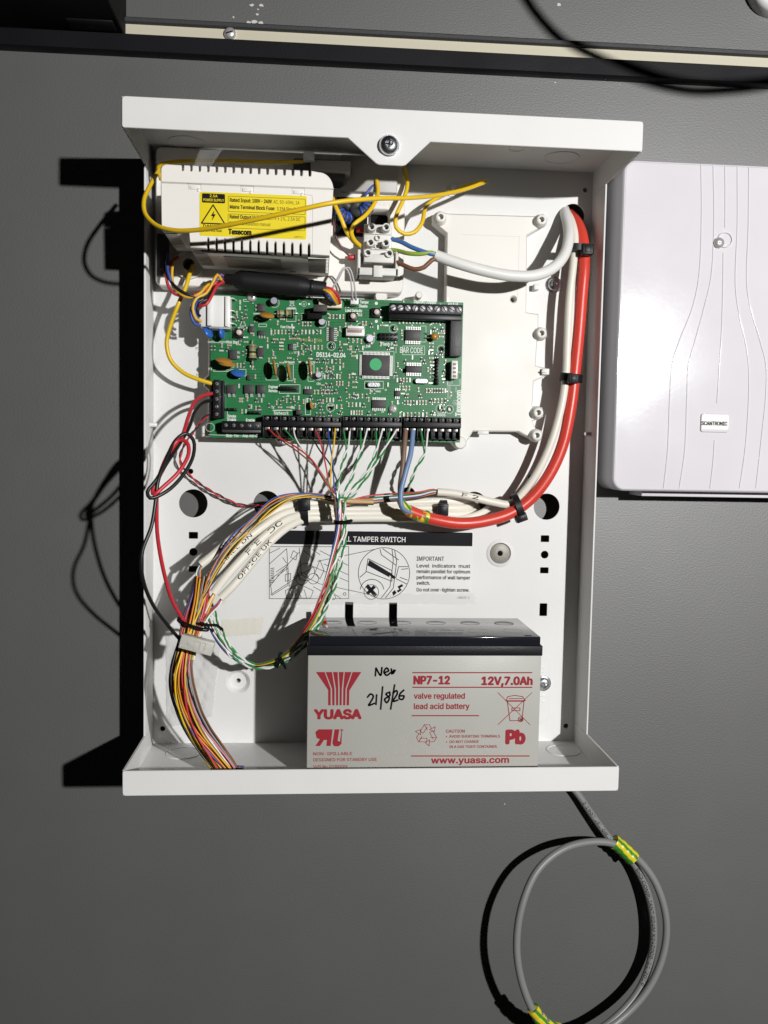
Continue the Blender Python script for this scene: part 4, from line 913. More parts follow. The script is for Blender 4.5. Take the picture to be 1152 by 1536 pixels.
# ================================================================== BATTERY
bx, bd, bh = 111.5, 74.45, 94.0
bat = thing('battery', 'grey lead acid battery with black lid and red print standing in the bottom tray', 'battery', (bx+75, 1.2, 42))
bm = NB(); box(bm, bx, bx+151, 1.3, 83.2, bd-65, bd, .7); part('case', bm, batg, bat)
bm = NB(); box(bm, bx-.6, bx+151.6, 82.6, 89.2, bd-65.6, bd+.6, .5); part('lid_rim', bm, batk2, bat)
bm = NB(); box(bm, bx+.7, bx+150.2, 89.1, bh+1, bd-64.5, bd-.2, .6)
part('lid', bm, batk, bat)
bm = NB()
for i in range(6):
    for j in range(2): ring(bm, (bx+16+i*24, bh+1.02, bd-64.5+18+j*28), 6.6, 6.8, .05, 32, 0, (0,1,0))
part('cell_caps', bm, batk, bat, kind='stuff')
bm = NB(); q = P(489, 925, 24); box(bm, bx+6, bx+12, bh+1, bh+2.6, 16, 26, .3); o = part('terminal', bm, mat('red_tab', (.55,.04,.03), .4), bat)
bm = NB(); box(bm, bx+8, bx+11.5, bh+2.6, bh+8, 20, 20.9, .1); part('blade', bm, nickel, o)
d = bd+.12; bm = NB()
# fan-shaped emblem: five stripes that narrow towards the stem
tops = [(474,480),(483,497.5),(499.5,507.5),(509,514.5),(516,524.5),(526.5,542)]
def fan(x0, x1, y0, xm0, xm1, ym, yb): polypx(bm, [(x0,y0),(x1,y0),(xm1,ym),(xm1,yb),(xm0,yb),(xm0,ym)], d)
for x0, x1, m0, m1 in [(474,486,492,495.5),(488.5,496.5,498,501.5),(498.5,504.5,504,507),(506.5,511.5,509.5,512.5),(513.5,520,515,518),(522,542,520.5,524)]:
    if x0 == 474: pts = [(474,1008),(487,1008),(496,1033),(496,1058),(492.3,1058),(492.3,1035)]
    elif x0 == 522: pts = [(529,1008),(542,1008),(524,1036),(523.5,1058),(520,1058),(520.4,1033)]
    elif x0 == 488.5: pts = [(488.5,1008),(498,1008),(501.8,1033),(501.8,1058),(498.6,1058),(498.2,1033)]
    elif x0 == 498.5: pts = [(499.6,1008),(506.6,1008),(507.4,1033),(507.2,1058),(504.2,1058),(504,1033)]
    elif x0 == 506.5: pts = [(508.2,1008),(515.6,1008),(512.8,1033),(512.4,1058),(509.4,1058),(509.6,1033)]
    else: pts = [(517.2,1008),(527.4,1008),(518.4,1033),(517.8,1058),(514.8,1058),(515,1033)]
    polypx(bm, pts, d)
tpx(bm, 'YUASA', 472, 1078, 541, 13.5, d, .06)
# mirrored R joined to U component mark
for pts in [[(473,1098),(478,1094),(499,1094),(496,1119),(489.5,1119),(490.5,1110),(486,1110),(480,1119),(473,1119),(480,1109),(475,1107)],[(502,1094),(509,1094),(506.5,1111),(510,1113),(512.5,1094),(513,1094),(512.2,1116),(508,1119.5),(501,1119.5),(498.6,1115)]]: polypx(bm, pts, d)
tpx(bm, '®', 510, 1098, 515, 4.5, d)
tpx(bm, 'NON-SPILLABLE', 470, 1133, 528, 4.7, d, .012); tpx(bm, 'DESIGNED FOR STANDBY USE', 470, 1142, 565, 4.7, d, .012); tpx(bm, 'VdS No G189099', 470, 1152.5, 521, 4.7, d, .012)
tpx(bm, 'NP7-12', 621, 1026, 674, 12, d, .045); tpx(bm, '12V,7.0Ah', 723, 1027, 798, 12, d, .045)
tpx(bm, 'valve regulated', 621, 1048, 697, 8.6, d, .022); tpx(bm, 'lead acid battery', 621, 1063.5, 704, 8.6, d, .022)
tpx(bm, 'CAUTION', 669, 1099, 697, 4.6, d, .02)
tpx(bm, '•  AVOID SHORTING TERMINALS.', 669, 1106.5, 751, 3.9, d, .02); tpx(bm, '•  DO NOT CHARGE', 669, 1114.5, 718, 3.9, d, .02); tpx(bm, 'IN A GAS TIGHT CONTAINER.', 674, 1122, 746, 3.9, d, .02)
tpx(bm, 'Pb', 760, 1115, 786, 20, d, .06); tpx(bm, 'www.yuasa.com', 647, 1145, 763, 9.5, d, .03)
for x0, y, x1 in [(619,1009,798),(619,1031,798),(618,1073.5,718),(617,1134,794)]: rpx(bm, [(x0,y),(x1,y)], .75, d)
# crossed bin
for pts in [[(747,1039),(795,1087)],[(798,1039),(747,1087)]]: rpx(bm, pts, .38, d)
for pts in [[(761,1052),(765,1081),(783,1081),(786,1052),(761,1052)],[(759,1051),(762,1045),(772,1043),(784,1045),(788,1051),(759,1051)],[(768,1062),(780,1062),(780,1066),(768,1066),(768,1062)],[(764,1048),(784,1048)]]: rpx(bm, pts, .5, d)
q = P(781,1079,d); ribbon(bm, circ(q[0], q[1], 1.6, 14), .5, d, 0, True); ribbon(bm, circ(q[0], q[1], .5, 8), .5, d, 0, True)
# three chasing arrows
q = P(640, 1102, d)
for k in range(3):
    a_ = R_(120*k); M = lambda x, y: (q[0]+x*math.cos(a_)-y*math.sin(a_), q[1]+x*math.sin(a_)+y*math.cos(a_))
    for pts in [[(-4.2,2.2),(-1.6,6.6),(1.6,6.6),(3.1,4.0)],[(-1.6,6.6),(.4,3.2)],[(-4.2,2.2),(-2.2,1.0),(.4,5.2)],[(3.1,4.0),(1.9,3.3),(5.0,2.0),(5.5,5.3),(4.3,4.6),(3.1,4.0)]]: ribbon(bm, [M(*z) for z in pts], .36, d)
part('case_print', bm, bred, bat)
def pen(bm, strokes, w, d, mi=0):
    for s in strokes:
        pth = smooth_path([np.array([x, y, 0.]) for x, y in s], 1.5) if len(s) > 2 else [np.array([x, y, 0.]) for x, y in s]
        rpx(bm, [(p_[0], p_[1]) for p_ in pth], w, d, mi)
bm = NB()
pen(bm, [[(563,1014),(564,1002)],[(564,1002),(571,1013),(573,1001)],[(577,1009),(583,1006),(580,1002),(576,1008),(580,1013),(586,1009)],[(587,1003),(588,1011),(591,1005),(590,1010),(593,1005)],
 [(551,1046),(556,1041),(560,1044),(556,1053),(553,1058),(562,1055)],[(565,1042),(564,1057)],[(574,1030),(571,1064)],[(585,1038),(579,1041),(584,1047),(580,1054),(577,1049),(585,1043),(584,1038)],[(592,1027),(586,1064)],[(589,1040),(595,1036),(596,1040),(590,1052),(597,1050)],[(606,1035),(600,1041),(599,1048),(604,1049),(606,1044),(600,1044)]], 1.15, d+.02)
part('handwriting', bm, ink, bat)
# ================================================================== SECOND WHITE BOX ON THE RIGHT
SD = 22.
sx0 = (P(936,300,SD)[0]+P(917,700,SD)[0])/2; sz1 = P(1040,243,SD)[1]; sz0 = P(1040,738,SD)[1]; sx1 = sx0+176
sb_ = thing('control_box', 'glossy white plastic control box with curved grooves on the wall right of the open enclosure', 'control box', ((sx0+sx1)/2, sz0, WD))
bm = NB(); prism(bm, rrect(sx0, sx1, sz0, sz1, 9, 8), WD+1.5, SD, (), 1.2); part('cover', bm, scan, sb_)
bm = NB(); b0 = P(961, 740, 8)[0]; box(bm, b0, sx1-20, sz0-4.0, sz0+4, WD, 10, .5); box(bm, sx0+3, sx1-3, sz0+4, sz1-4, WD, WD+4, .5); part('base', bm, scan, sb_)
gm = mat('groove_lilac', (.56,.54,.57), .3)
bm = NB(); o_ = rrect(sx0+2.0, sx1-2.0, sz0+1.6, sz1-1.8, 7.6, 8); pth = [np.array([x, z, SD+.02]) for x, z in o_]; tube(bm, pth+[pth[0]], .22, 6); part('cover_seam', bm, gm, sb_)
O = lambda x, y: P(880+x/2.845, 220+y/2.845, SD)
for ln_ in [[(488,75),(490,300),(478,560),(450,690),(395,830),(365,930),(355,1060),(345,1300),(328,1458)],[(540,78),(543,330),(530,560),(500,690),(462,830),(435,930),(428,1060),(418,1300),(395,1458)],[(590,82),(591,200),(590,345)],[(583,452),(580,650),(575,800),(556,1095)],[(545,1253),(540,1340),(526,1458)],[(643,85),(643,330),(635,600),(655,740),(682,860),(692,960),(690,1100),(675,1300),(652,1458)],[(692,88),(690,330),(684,600),(705,710),(740,830),(765,930),(765,1050),(745,1250),(722,1458)]]:
    bm = NB(); tube(bm, smooth_path([O(*q) for q in ln_], 4), .48, 8); part('groove', bm, scan, sb_)
bm = NB(); a = P(1050,648,SD); b = P(1094,621,SD); prism(bm, rrect(a[0], b[0], a[1], b[1], 1.8, 4), SD, SD+.9, (), .3); bp_ = part('badge', bm, scan, sb_)
bm = NB(); prism(bm, rrect(a[0]+.7, b[0]-.7, a[1]+2, b[1]-.7, 1.3, 4), SD+.9, SD+1.0); part('badge_plate', bm, emb_m, bp_)
bm = NB(); tpx(bm, 'SCANTRONIC', 1052.5, 637.5, 1090.5, 5.6, SD+1.08, .035); part('badge_lettering', bm, ink, bp_)
q = P(1087,360,SD); bm = NB(); lathe(bm, (q[0],q[1],SD), [(5.6,-.1),(5.3,1.0),(4.7,1.1),(4.4,.2),(.1,.15)], 28, capa=False, capb=False); part('screw_recess', bm, scan, sb_)
q = P(1080,362,SD+5); sc_m = screw_mesh('cover_screw', 3.7, 2.6, nickel); s = inst('cover_screw', sc_m, (q[0]+1.2, q[1], SD+.4), sb_, .4)
bm = NB(); cyl(bm, (q[0]+1.2, q[1], SD), 2.2, .5, 14); part('screw_shank', bm, nickel, s)
# ================================================================== CABLES AND WIRES
def on_tube(bm, path, r, s0, s, width, cap, bold=.02, side=0., flip=False):
    """print wrapped on a round sheath: text runs along the path"""
    me, a, b = text_mesh(s); arc = [0]
    for i in range(1, len(path)): arc.append(arc[-1]+np.linalg.norm(path[i]-path[i-1]))
    arc = np.array(arc); b2 = bmesh.new(); b2.from_mesh(me)
    for v_ in b2.verts:
        s_ = s0+(v_.co.x-a)/(b-a)*width; y = v_.co.y/CAPH*cap-cap/2+side
        if flip: s_ = s0+width-(s_-s0); y = -y
        i = min(max(int(np.searchsorted(arc, s_))-1, 0), len(path)-2); f = (s_-arc[i])/max(1e-6, arc[i+1]-arc[i])
        p_ = path[i]*(1-f)+path[i+1]*f; t_ = path[i+1]-path[i]; t_ /= np.linalg.norm(t_)
        n_ = CAM-p_; n_ -= t_*np.dot(n_, t_); n_ /= np.linalg.norm(n_); c_ = np.cross(n_, t_); an = y/r
        v_.co = Vector(p_+(r+.06)*(n_*math.cos(an)+c_*math.sin(an)))
    t_ = bpy.data.meshes.new('t'); b2.to_mesh(t_); b2.free(); bm.from_mesh(t_); bpy.data.meshes.remove(t_)
def cable(name, label, cat, pts, r, m, cores=(), group=None, seg=12, prints=()):
    """sheath plus coloured cores as parts; cores: (name, pts, r, material)"""
    p0 = P(*pts[0]); t = thing(name, label, cat, p0, group); bm = NB(); path = smooth_path(px3(pts)); tube(bm, path, r, seg); sh = part('sheath', bm, m, t)
    for nm, cp, cr, cm in cores:
        bm = NB(); tube(bm, smooth_path(px3(cp)), cr, 8); part(nm, bm, cm, t)
    if prints:
        for (pa, pb_, s, cap, side) in prints:
            bm = NB()
            pr = [proj(q_) for q_ in path]; near = lambda c: min(range(len(pr)), key=lambda i: (pr[i][0]-c[0])**2+(pr[i][1]-c[1])**2)
            arc = np.concatenate([[0], np.cumsum([np.linalg.norm(path[i+1]-path[i]) for i in range(len(path)-1)])])
            ia, ib = near(pa), near(pb_); 
            for q_, (ox, oy) in enumerate([(0,0),(.11,.05),(-.11,-.05)] if m is not greyc else [(0,0),(.07,.07)]): on_tube(bm, path, r+.008*q_, min(arc[ia], arc[ib])+ox, s, abs(arc[ib]-arc[ia]), cap, .025, side+oy, ib < ia)
            part('cable_print', bm, ink, sh)
    return t
# mains cable
cable('mains_cable', 'thick white mains cable sagging from the round hole to the terminal block', 'cable',
 [(653,383,40),(672,390,41),(700,399,42),(730,407,42),(765,413.5,42),(800,413.5,41),(828,403,37),(846,383,31),(853,358,24),(852,338,14),(848,322,4),(846,314,-10)], 3.75, mainsw,
 [('blue_core', [(660,384,41),(640,379,42),(618,371,38),(600,362,33),(584,358,29)], 1.5, lblue if False else mat('blue_core', (.06,.17,.45), .4)),
  ('earth_core', [(660,385,41),(648,379,42),(630,381,42),(612,380,40),(596,376,33),(580,374,29)], 1.4, mat('green_yellow_core', (.30,.42,.05), .4)),
  ('brown_core', [(660,386,41),(648,390,42),(636,401,42),(622,404,41),(608,399,38),(594,392,32)], 1.5, brown)], seg=16)
# fire-alarm red cable
rc = cable('red_cable', 'thick red fire cable curving down the right side and along the bottom of the wiring', 'cable',
 [(855,322,-10),(866,336,3),(874,360,13),(876,395,18),(872,450,19),(868,500,19),(862,560,19),(856,610,20),(843,670,20),(822,715,20),(795,749,20),(765,770,21),(725,782,23),(690,785,25),(655,780,28),(630,773,31),(612,766,33)], 4.15, redc,
 [('brown_core', [(618,769,33),(604,758,36),(600,735,36),(604,700,34),(607,665,31),(608.5,645,27)], 1.75, mat('brown_core', (.20,.12,.085), .5)),
  ('blue_core', [(620,770,34),(604,762,38),(601,742,38),(608,710,36),(616,680,33),(619.5,646,27)], 1.85, lblue)], seg=16)
bm = NB(); pth = smooth_path(px3([(641,776,29.5),(628,773,31),(616,768,33),(606,760,35.5),(601,751,37)]), 1.2); tube(bm, pth, 4.7, 16, 0, lambda f: (1-.42*f)*(1+.05*math.sin(f*40)))
single('insulating_tape', bm, gtape_y, 'green and yellow striped tape binding the end of the red cable', 'tape')
# cream cable running beside the red one, its cores going on to the left
def coreset(p0, cols, mid, end, r=.58):
    out = []
    for k, (n_, m_) in enumerate(cols):
        o = (k-len(cols)/2)*2.0
        out.append((n_, [(p0[0]+6, p0[1]+o*.3, p0[2]), (p0[0]-6, p0[1]+o*.8, p0[2])]+[(x, y+o*(1+.3*math.sin(k*2+i)), d_+.8*math.cos(k+i)) for i, (x, y, d_) in enumerate(mid)]+[(end[0], end[1]+o*.5, end[2])], r, m_))
    return out
cc = [('red_core', redw), ('green_core', greenw), ('white_core', whitew), ('blue_core', bluew), ('orange_core', orange), ('black_core', blackw)]
cable('cream_cable', 'cream alarm cable running beside the red cable down the right side', 'cable',
 [(850,318,-10),(857,332,4),(862,356,14),(860,395,19),(854,450,20),(851,510,20),(849,560,20),(843,605,21),(828,660,21),(808,705,20),(785,738,18),(765,756,17),(740,753,17),(710,746,18),(680,740,18),(656,738,18)], 2.75, cream,
 coreset((656,739,18), cc, [(630,744,18),(590,748,19),(550,752,22)], (515,757,27)), prints=[((694,744),(714,748),'F 2',2.6,.4)])
# cream cables arching left along the wiring and down to the loom
pal = {'red': redw, 'green': greenw, 'white': whitew, 'blue': bluew, 'yellow': yellow, 'orange': orange, 'brown': brown, 'black': blackw, 'violet': purple, 'golden': yel2, 'grey': greyw, 'pink': pink}
arcs = [([(711,752,-10),(690,752,5),(655,752,9),(600,754,11),(520,757,14),(462,755,18),(424,761,26),(384,782,34),(348,808,40),(320,832,44),(301,847,46)], 'outermost cream cable of the arch, its cut end nearest the left wall', [((330,822),(362,795),'PIR 1',2.2,0)]),
 ([(713,757,-10),(694,762,6),(660,762,10),(600,763,12),(520,764,15),(462,763,20),(426,770,28),(390,793,37),(355,822,43),(327,853,47),(308,871,49)], 'second cream cable of the arch from the left with scribbled letters', [((336,843),(378,802),'HALL DN',2.2,.2)]),
 ([(715,762,-10),(697,771,6),(662,771,11),(600,770,12),(520,771,15),(462,771,21),(430,779,30),(398,803,39),(366,835,45),(338,866,49),(320,889,50)], 'third cream cable of the arch marked F/E DC in black pen', [((368,832),(420,784),'F/E   DC',3.2,.2)]),
 ([(738,757,-10),(722,770,5),(690,779,10),(640,778,12),(560,777,14),(500,778,16),(462,778,21),(434,789,31),(405,813,40),(375,848,46),(350,878,50),(331,897,51)], 'innermost cream cable of the arch marked OFFICE DC in black pen', [((356,868),(404,813),'OFFICE UK',2.7,.3)])]
LOOM = [(303,868,48),(296,905,54),(285,945,60),(275,985,65),(271,1020,67),(279,1060,67),(298,1100,66),(322,1133,66),(343,1162,66),(355,1190,66)]
for i, (pts, lb, pr) in enumerate(arcs):
    e = pts[-1]; cores = []
    ks = [('white', 'green', 'blue', 'orange'), ('red', 'yellow', 'black', 'green'), ('brown', 'yellow', 'white', 'golden'), ('violet', 'red', 'brown', 'white')][i]
    for k, c_ in enumerate(ks):
        o = (k-1.5)*3
        cores.append((c_+'_core', [(e[0]+5, e[1]-6, e[2]), (e[0]-3+o*.5, e[1]+9, e[2]+1), (299+o*1.3+i*3, 915+i*3, 56+i), (287+o*1.6+i*2.5, 948, 62), (276+o*1.9+i*2, 990, 67+o*.4)], .62, pal[c_]))
    cable('cream_cable', lb, 'cable', pts, 2.8, cream, cores, prints=pr)
# coloured wires lying over the arch
for i, (n_, m_, lb) in enumerate([('orange', orange, 'orange wire'), ('blue', bluew, 'blue wire'), ('yellow', yellow, 'yellow wire'), ('grey', greyw, 'grey wire'), ('golden', yel2, 'golden wire'), ('brown', brown, 'brown wire'), ('black', blackw, 'black wire')]):
    rw = random.Random(i*5+3); j = lambda a=3.: rw.uniform(-a, a); o = [0,-2,9,5,13,3,11][i]
    wire('insulated_wire', f'{lb} lying over the top of the cream cable arch', 'wire', [(560,749+i*1.3,22),(515,748+i*1.1,28),(470,741+i*.8+j(1.5),28+j(1)),(436,742+o*.6,32),(408,753+o+j(),38),(378,779+o*1.3+j(),46),(350,808+o*1.3+j(4),51),(328,841+o+j(5),54),(310,878+o*.6+j(5),57),(297+j(4),915,58),(286+j(8),952,64),(272+j(9),992,68)], .52, m_)
# the loom itself
cols_ = ['blue','black','green','violet','brown','yellow','orange','white','golden','brown','red','yellow','black','orange','golden','brown','yellow','blue','violet','brown','golden','red','orange','black','white','pink','brown','yellow','grey','black','brown','orange','brown','yellow','black','brown','golden','blue','red','violet','black','brown']
words = {k: (f'{k} insulated wire in the thick loom that drops into the bottom tray', f'{k} wires in the loom') for k in pal}
cnt = {k: cols_.count(k) for k in cols_}
lp = smooth_path(px3(LOOM), 3)
Tn, Un, Vn = frames(lp)
for i, c_ in enumerate(cols_):
    a0 = i*2.399; r0 = 7.6*math.sqrt((i+.6)/len(cols_)); tw = random.uniform(-1.5, 1.5); pth = []
    for k, p_ in enumerate(lp):
        f = k/(len(lp)-1); an = a0+tw*f*2; sq = (.72+.35*math.sin(f*math.pi)**2 - .28*math.exp(-((f-.3)/.09)**2)) * (1 if f < .6 else 1+.45*(f-.6)/.4)
        q = p_+Un[k]*r0*sq*math.cos(an)+Vn[k]*r0*sq*math.sin(an); q = q+np.array([math.sin(f*9+i), math.cos(f*7+i*2), math.sin(f*8+i*3)])*.9
        q[1] = max(q[1], 2.2+(i % 5)*.8); pth.append(q)
    bm = NB(); tube(bm, pth, .6 if c_ != 'white' else .56, 8)
    single('insulated_wire', bm, pal[c_], words[c_][0] if cnt[c_] > 1 else f'single {c_} insulated wire in the thick loom that drops into the bottom tray', 'wire', words[c_][1] if cnt[c_] > 1 else None)
# wires from the lower terminal strip to the twisted tail
BUN = [(511,750,38),(513,790,39),(505,838,42),(492,888,47),(474,932,51),(448,970,50),(420,991,44),(385,999,39),(352,983,37),(328,952,38),(313,916,41),(303,882,45)]
def tail(k, R0, upto=len(BUN)):
    out = []
    for i, (x, y, d_) in enumerate(BUN[:upto]):
        a_ = k*2.3+i*.8; out.append((x+R0*math.cos(a_), y+R0*.5*math.sin(a_), d_+R0*.4*math.sin(a_)))
    return out
ups = [('red', 'red wire from the first terminal of the lower strip', [(402,643,26),(416,655,31),(440,668,35),(468,690,37),(492,728,38)]),
 ('brown', 'brown wire crossing beside the first red wire under the lower strip', [(414,645,26),(424,661,31),(446,677,35),(474,702,37),(496,735,38)]),
 ('green', 'lone green wire from the lower strip left of the white one', [(426,643,26),(444,663,31),(470,693,35),(494,728,38)]),
 ('white', 'lone white wire from the lower strip beside the green one', [(440,641,26),(443,656,31),(458,680,35),(478,708,36),(497,738,38)]),
 ('black', 'black wire slanting from the middle of the lower strip', [(463,648,26),(480,676,33),(497,700,36),(508,738,38)]),
 ('pink', 'bright red wire in the middle of the lower strip', [(473,643,26),(482,668,32),(489,700,36),(497,738,38)]),
 ('blue', 'blue wire hanging straight from the lower strip', [(492,640,26),(494,662,31),(499,690,35),(502,735,38)]),
 ('yellow', 'yellow wire beside the blue one under the lower strip', [(503,640,26),(501,665,32),(497,695,36),(497,735,38)])]
for k, (c_, lb, up) in enumerate(ups):
    m_ = redw if c_ == 'pink' else pal[c_]
    wire('insulated_wire', lb, 'wire', up+[(x-5.5, y-1, d_+1.5) for x, y, d_ in tail(k, 4.2)], .52, m_)
pairs = [([(520,643,26),(522,665,31),(513,700,36),(507,730,38)], 'first twisted green and white pair from the left under the lower strip'), ([(546,643,26),(543,668,32),(532,705,36),(519,735,38)], 'second twisted green and white pair from the left under the lower strip'), ([(569,643,26),(566,670,32),(552,705,36),(524,740,38)], 'third twisted green and white pair from the left under the lower strip'), ([(590,644,26),(581,666,31),(560,700,36),(528,744,39)], 'twisted green and white pair slanting just left of the thick brown core')]
for k, (up, lb) in enumerate(pairs):
    t = thing('twisted_pair', lb, 'twisted pair', P(*up[0]))
    path = smooth_path(px3(up+[(x+1.5, y, d_+1.2) for x, y, d_ in tail(k+1, 6.6)]), 1.6)
    for s, (n_, m_) in enumerate((('green_strand', greenw), ('white_strand', whitew))):
        bm = NB(); h_ = helix(path, .68, 14+k*1.5, s*math.pi+k); n0 = 9
        q0 = P(up[0][0]+(-5 if s == 0 else 5), up[0][1], up[0][2]); h_ = smooth_path([q0, (q0*.5+h_[n0]*.5)+np.array([0,-.5,.5])], 2)[:-1]+h_[n0:]
        tube(bm, h_, .63, 7); part(n_, bm, m_, t)
t = thing('twisted_pair', 'separate twisted green and white pair right of the thick blue core', 'twisted pair', P(636,643,26))
path = smooth_path(px3([(636,643,26),(640,672,29),(626,700,29),(615,725,24),(612,742,12),(611,744,-8)]), 1.6)
for s, (n_, m_) in enumerate((('green_strand', greenw), ('white_strand', whitew))):
    h_ = helix(path, .72, 15, s*math.pi); q0 = P(631 if s == 0 else 642, 643, 26); h_ = smooth_path([q0, q0*.45+h_[10]*.55], 2)[:-1]+h_[10:]
    bm = NB(); tube(bm, h_, .66, 7); part(n_, bm, m_, t)
# earth wires
wire('earth_wire', 'long yellow earth wire bowing across the front of the power supply sticker', 'wire', [(238,256,56),(227,275,70),(216,300,81),(218,321,88),(235,338,95),(262,345.5,101),(300,344.5,108),(360,334,119),(430,319,127),(500,304,129),(560,298,118),(610,297,98),(655,293,70),(694,285,45),(720,276,29),(729,272,22),(722,272,16),(700,279,11),(682,285,7)], 1.32, yellow, seg=10)
wire('earth_wire', 'yellow earth wire curling from the fuse clip down into the mains terminal block', 'wire', [(565,270,23),(567,288,26),(560,308,32),(546,325,37),(531,337,39),(527,349,38),(532,361,35),(542,370,30)], 1.42, yellow, seg=10)
wire('earth_wire', 'yellow earth wire from behind the long wire into the left of the terminal block', 'wire', [(497,290,30),(502,306,36),(512,328,39),(520,348,37),(529,361,33),(538,369,29)], 1.35, yellow, seg=10)
wire('earth_wire', 'yellow earth wire hanging in an open loop right of the mains terminal block', 'wire', [(600,238,12),(608,258,18),(611,278,24),(604,302,29),(594,325,31),(594,341,31),(607,351,30),(622,348,29),(633,334,27),(638,312,21),(650,300,14),(676,287,6)], 1.42, yellow, seg=10)
wire('earth_wire', 'yellow earth wire curving from the power supply grommet to the left terminal strip', 'wire', [(290,398,22),(284,412,27),(279,430,30),(268,455,32),(255,490,30),(250,515,29),(256,540,28),(275,559,27),(300,570,27),(318,575.5,26)], 1.42, yellow, seg=10)
wire('earth_wire', 'yellow wire running behind the top of the power supply', 'wire', [(242,270,30),(238,250,34),(262,243,36),(330,241,38),(400,243,38),(470,243,34),(520,246,26)], 1.4, yellow, seg=8)
q = P(679, 284, 3); bm = NB(); cyl(bm, (q[0], q[1], 0), 1.9, 9, 12); cyl(bm, (q[0], q[1], 1.5), 3.4, 2.6, 6, bev=.3); cyl(bm, (q[0], q[1], .2), 4.2, .8, 18); box(bm, q[0]-4, q[0]+9, q[1]-1.6, q[1]+1.6, 4.2, 5, .2); single('earth_stud', bm, nickel, 'steel earth stud and nut under the tip of the yellow wire', 'stud')
wire('insulated_wire', 'thin brown wire dropping from the choke to the terminal block boot', 'wire', [(501,325,32),(501,342,33),(506,360,32),(516,376,30),(526,385,28)], .7, mat('purple_brown', (.12,.05,.05), .4))
wire('insulated_wire', 'blue wire behind the yellow wires near the fuse clip', 'wire', [(566,272,20),(556,282,22),(548,293,22),(540,305,20)], .9, bluew)
for s in (-1, 1):
    wire('tamper_wire', ['left','right'][(s+1)//2]+'hand thin grey white wire bending over beside the tamper plug', 'wire', [(532+s*2.6,450,29),(530.5+s*2.5,438,33),(527+s*2,414,37),(521+s*2.5,401.5,39),(515+s,403,39),(508+s*1,416,37),(498,434,33)], .55, greyw if False else mat('pale_grey_wire', (.52,.51,.50), .42))
# coloured tails at both ends of the black sleeve and at the power plug
for n_, m_, lb, pts in [
 ('a', orange, 'orange wire leaving the right end of the black sleeve', [(484,433,33),(495,436,36),(502,445,34),(507,455,28)]),
 ('b', redw, 'red wire leaving the right end of the black sleeve', [(484,431,34),(497,433,36),(506,442,34),(510,455,28)]),
 ('c', bluew, 'blue wire leaving the right end of the black sleeve', [(484,436,33),(492,442,37),(499,450,34),(503,456,28)]),
 ('d', blackw, 'black wire leaving the right end of the black sleeve', [(484,438,32),(489,446,35),(494,452,32),(498,457,28)]),
 ('e', yel2, 'golden wire at the right end of the black sleeve', [(484,434,35),(494,439,38),(500,448,35),(505,456,28)]),
 ('f', redw, 'red wire looping below the power supply grommet', [(268,385,36),(252,400,38),(251,425,38),(262,441,39),(284,444,40),(303,437,40),(318,428,36),(336,421,33)]),
 ('g', yel2, 'golden wire looping below the power supply grommet', [(262,385,36),(258,408,39),(262,432,41),(282,446,42),(300,440,42),(311,428,38),(330,423,32)]),
 ('h', bluew, 'blue wire hanging beside the latch left of the grommet', [(252,380,34),(251,402,40),(256,420,41),(266,437,40),(282,442,38),(297,450,38),(291,465,42),(299,483,40)]),
 ('i', blackw, 'black wire crossing the wires below the power supply grommet', [(250,392,34),(254,418,40),(268,434,43),(286,443,43),(304,446,40),(318,434,36),(334,420,33)]),
 ('j', yel2, 'golden wire curling into the white power plug', [(332,420,34),(326,412,37),(320,422,38),(309,440,40),(294,448,42),(289,463,43),(294,478,42),(302,482,40)]),
 ('k', redw, 'crimson wire curling into the white power plug', [(336,423,33),(326,428,38),(317,445,42),(309,457,44),(300,459,43),(298,462,40)]),
 ('l', blackw, 'black wire curling into the white power plug', [(334,419,33),(322,432,37),(311,449,40),(300,454,41),(296,470,41),(300,474,39)]),
 ('m', purple, 'violet wire behind the golden loop by the black sleeve', [(340,420,31),(332,412,34),(324,418,35),(320,430,33)]),
 ('n', bluew, 'blue wire curling into the white power plug', [(318,430,34),(303,442,38),(290,455,40),(286,470,41),(292,486,40),(301,488,38)])]:
    wire('insulated_wire', lb, 'wire', pts, 1.0 if n_ > 'e' else .95, m_)
# battery leads
wire('battery_lead', 'red battery lead coiled at the left wall then hanging to the loom', 'battery lead', [(320,590,27),(306,593,34),(292,603,46),(282,627,62),(274,652,74),(258,680,84),(243,707,91),(229,737,96),(231,742,98),(244,731,96),(268,708,92),(283,680,86),(280,663,83),(268,660,82),(256,675,85),(243,702,91),(236,727,95),(235,760,94),(236,800,89),(244,850,82),(258,900,70),(272,925,62),(285,945,56)], 1.22, redw, seg=10)
wire('battery_lead', 'black battery lead coiled at the left wall then bulging past it', 'battery lead', [(320,600,26),(304,604,36),(292,618,50),(284,640,64),(268,668,80),(250,695,89),(233,722,95),(221,738,98),(225,747,99),(250,737,95),(275,712,88),(290,683,82),(290,660,79),(279,650,79),(264,660,82),(249,690,89),(237,722,95),(233,755,97),(227,790,99),(214,825,102),(212,850,102),(216,875,98),(230,908,86),(255,942,72),(276,966,66)], 1.15, blackw, seg=10)
t = thing('twisted_pair', 'thin twisted red and black pair sloping from the left terminal strip to the hole', 'twisted pair', P(320,617,26))
path = smooth_path(px3([(320,617,26),(306,627,24),(292,645,18),(276,668,12),(270,690,9),(278,706,8),(300,726,7),(330,744,7),(360,757,6),(392,758,4),(408,752,-8)]), 1.6)
for s, (n_, m_) in enumerate((('red_strand', redw), ('black_strand', mat('grey_black_insulation', (.035,.03,.03), .4)))):
    bm = NB(); tube(bm, helix(path, .6, 17, s*math.pi), .55, 7); part(n_, bm, m_, t)
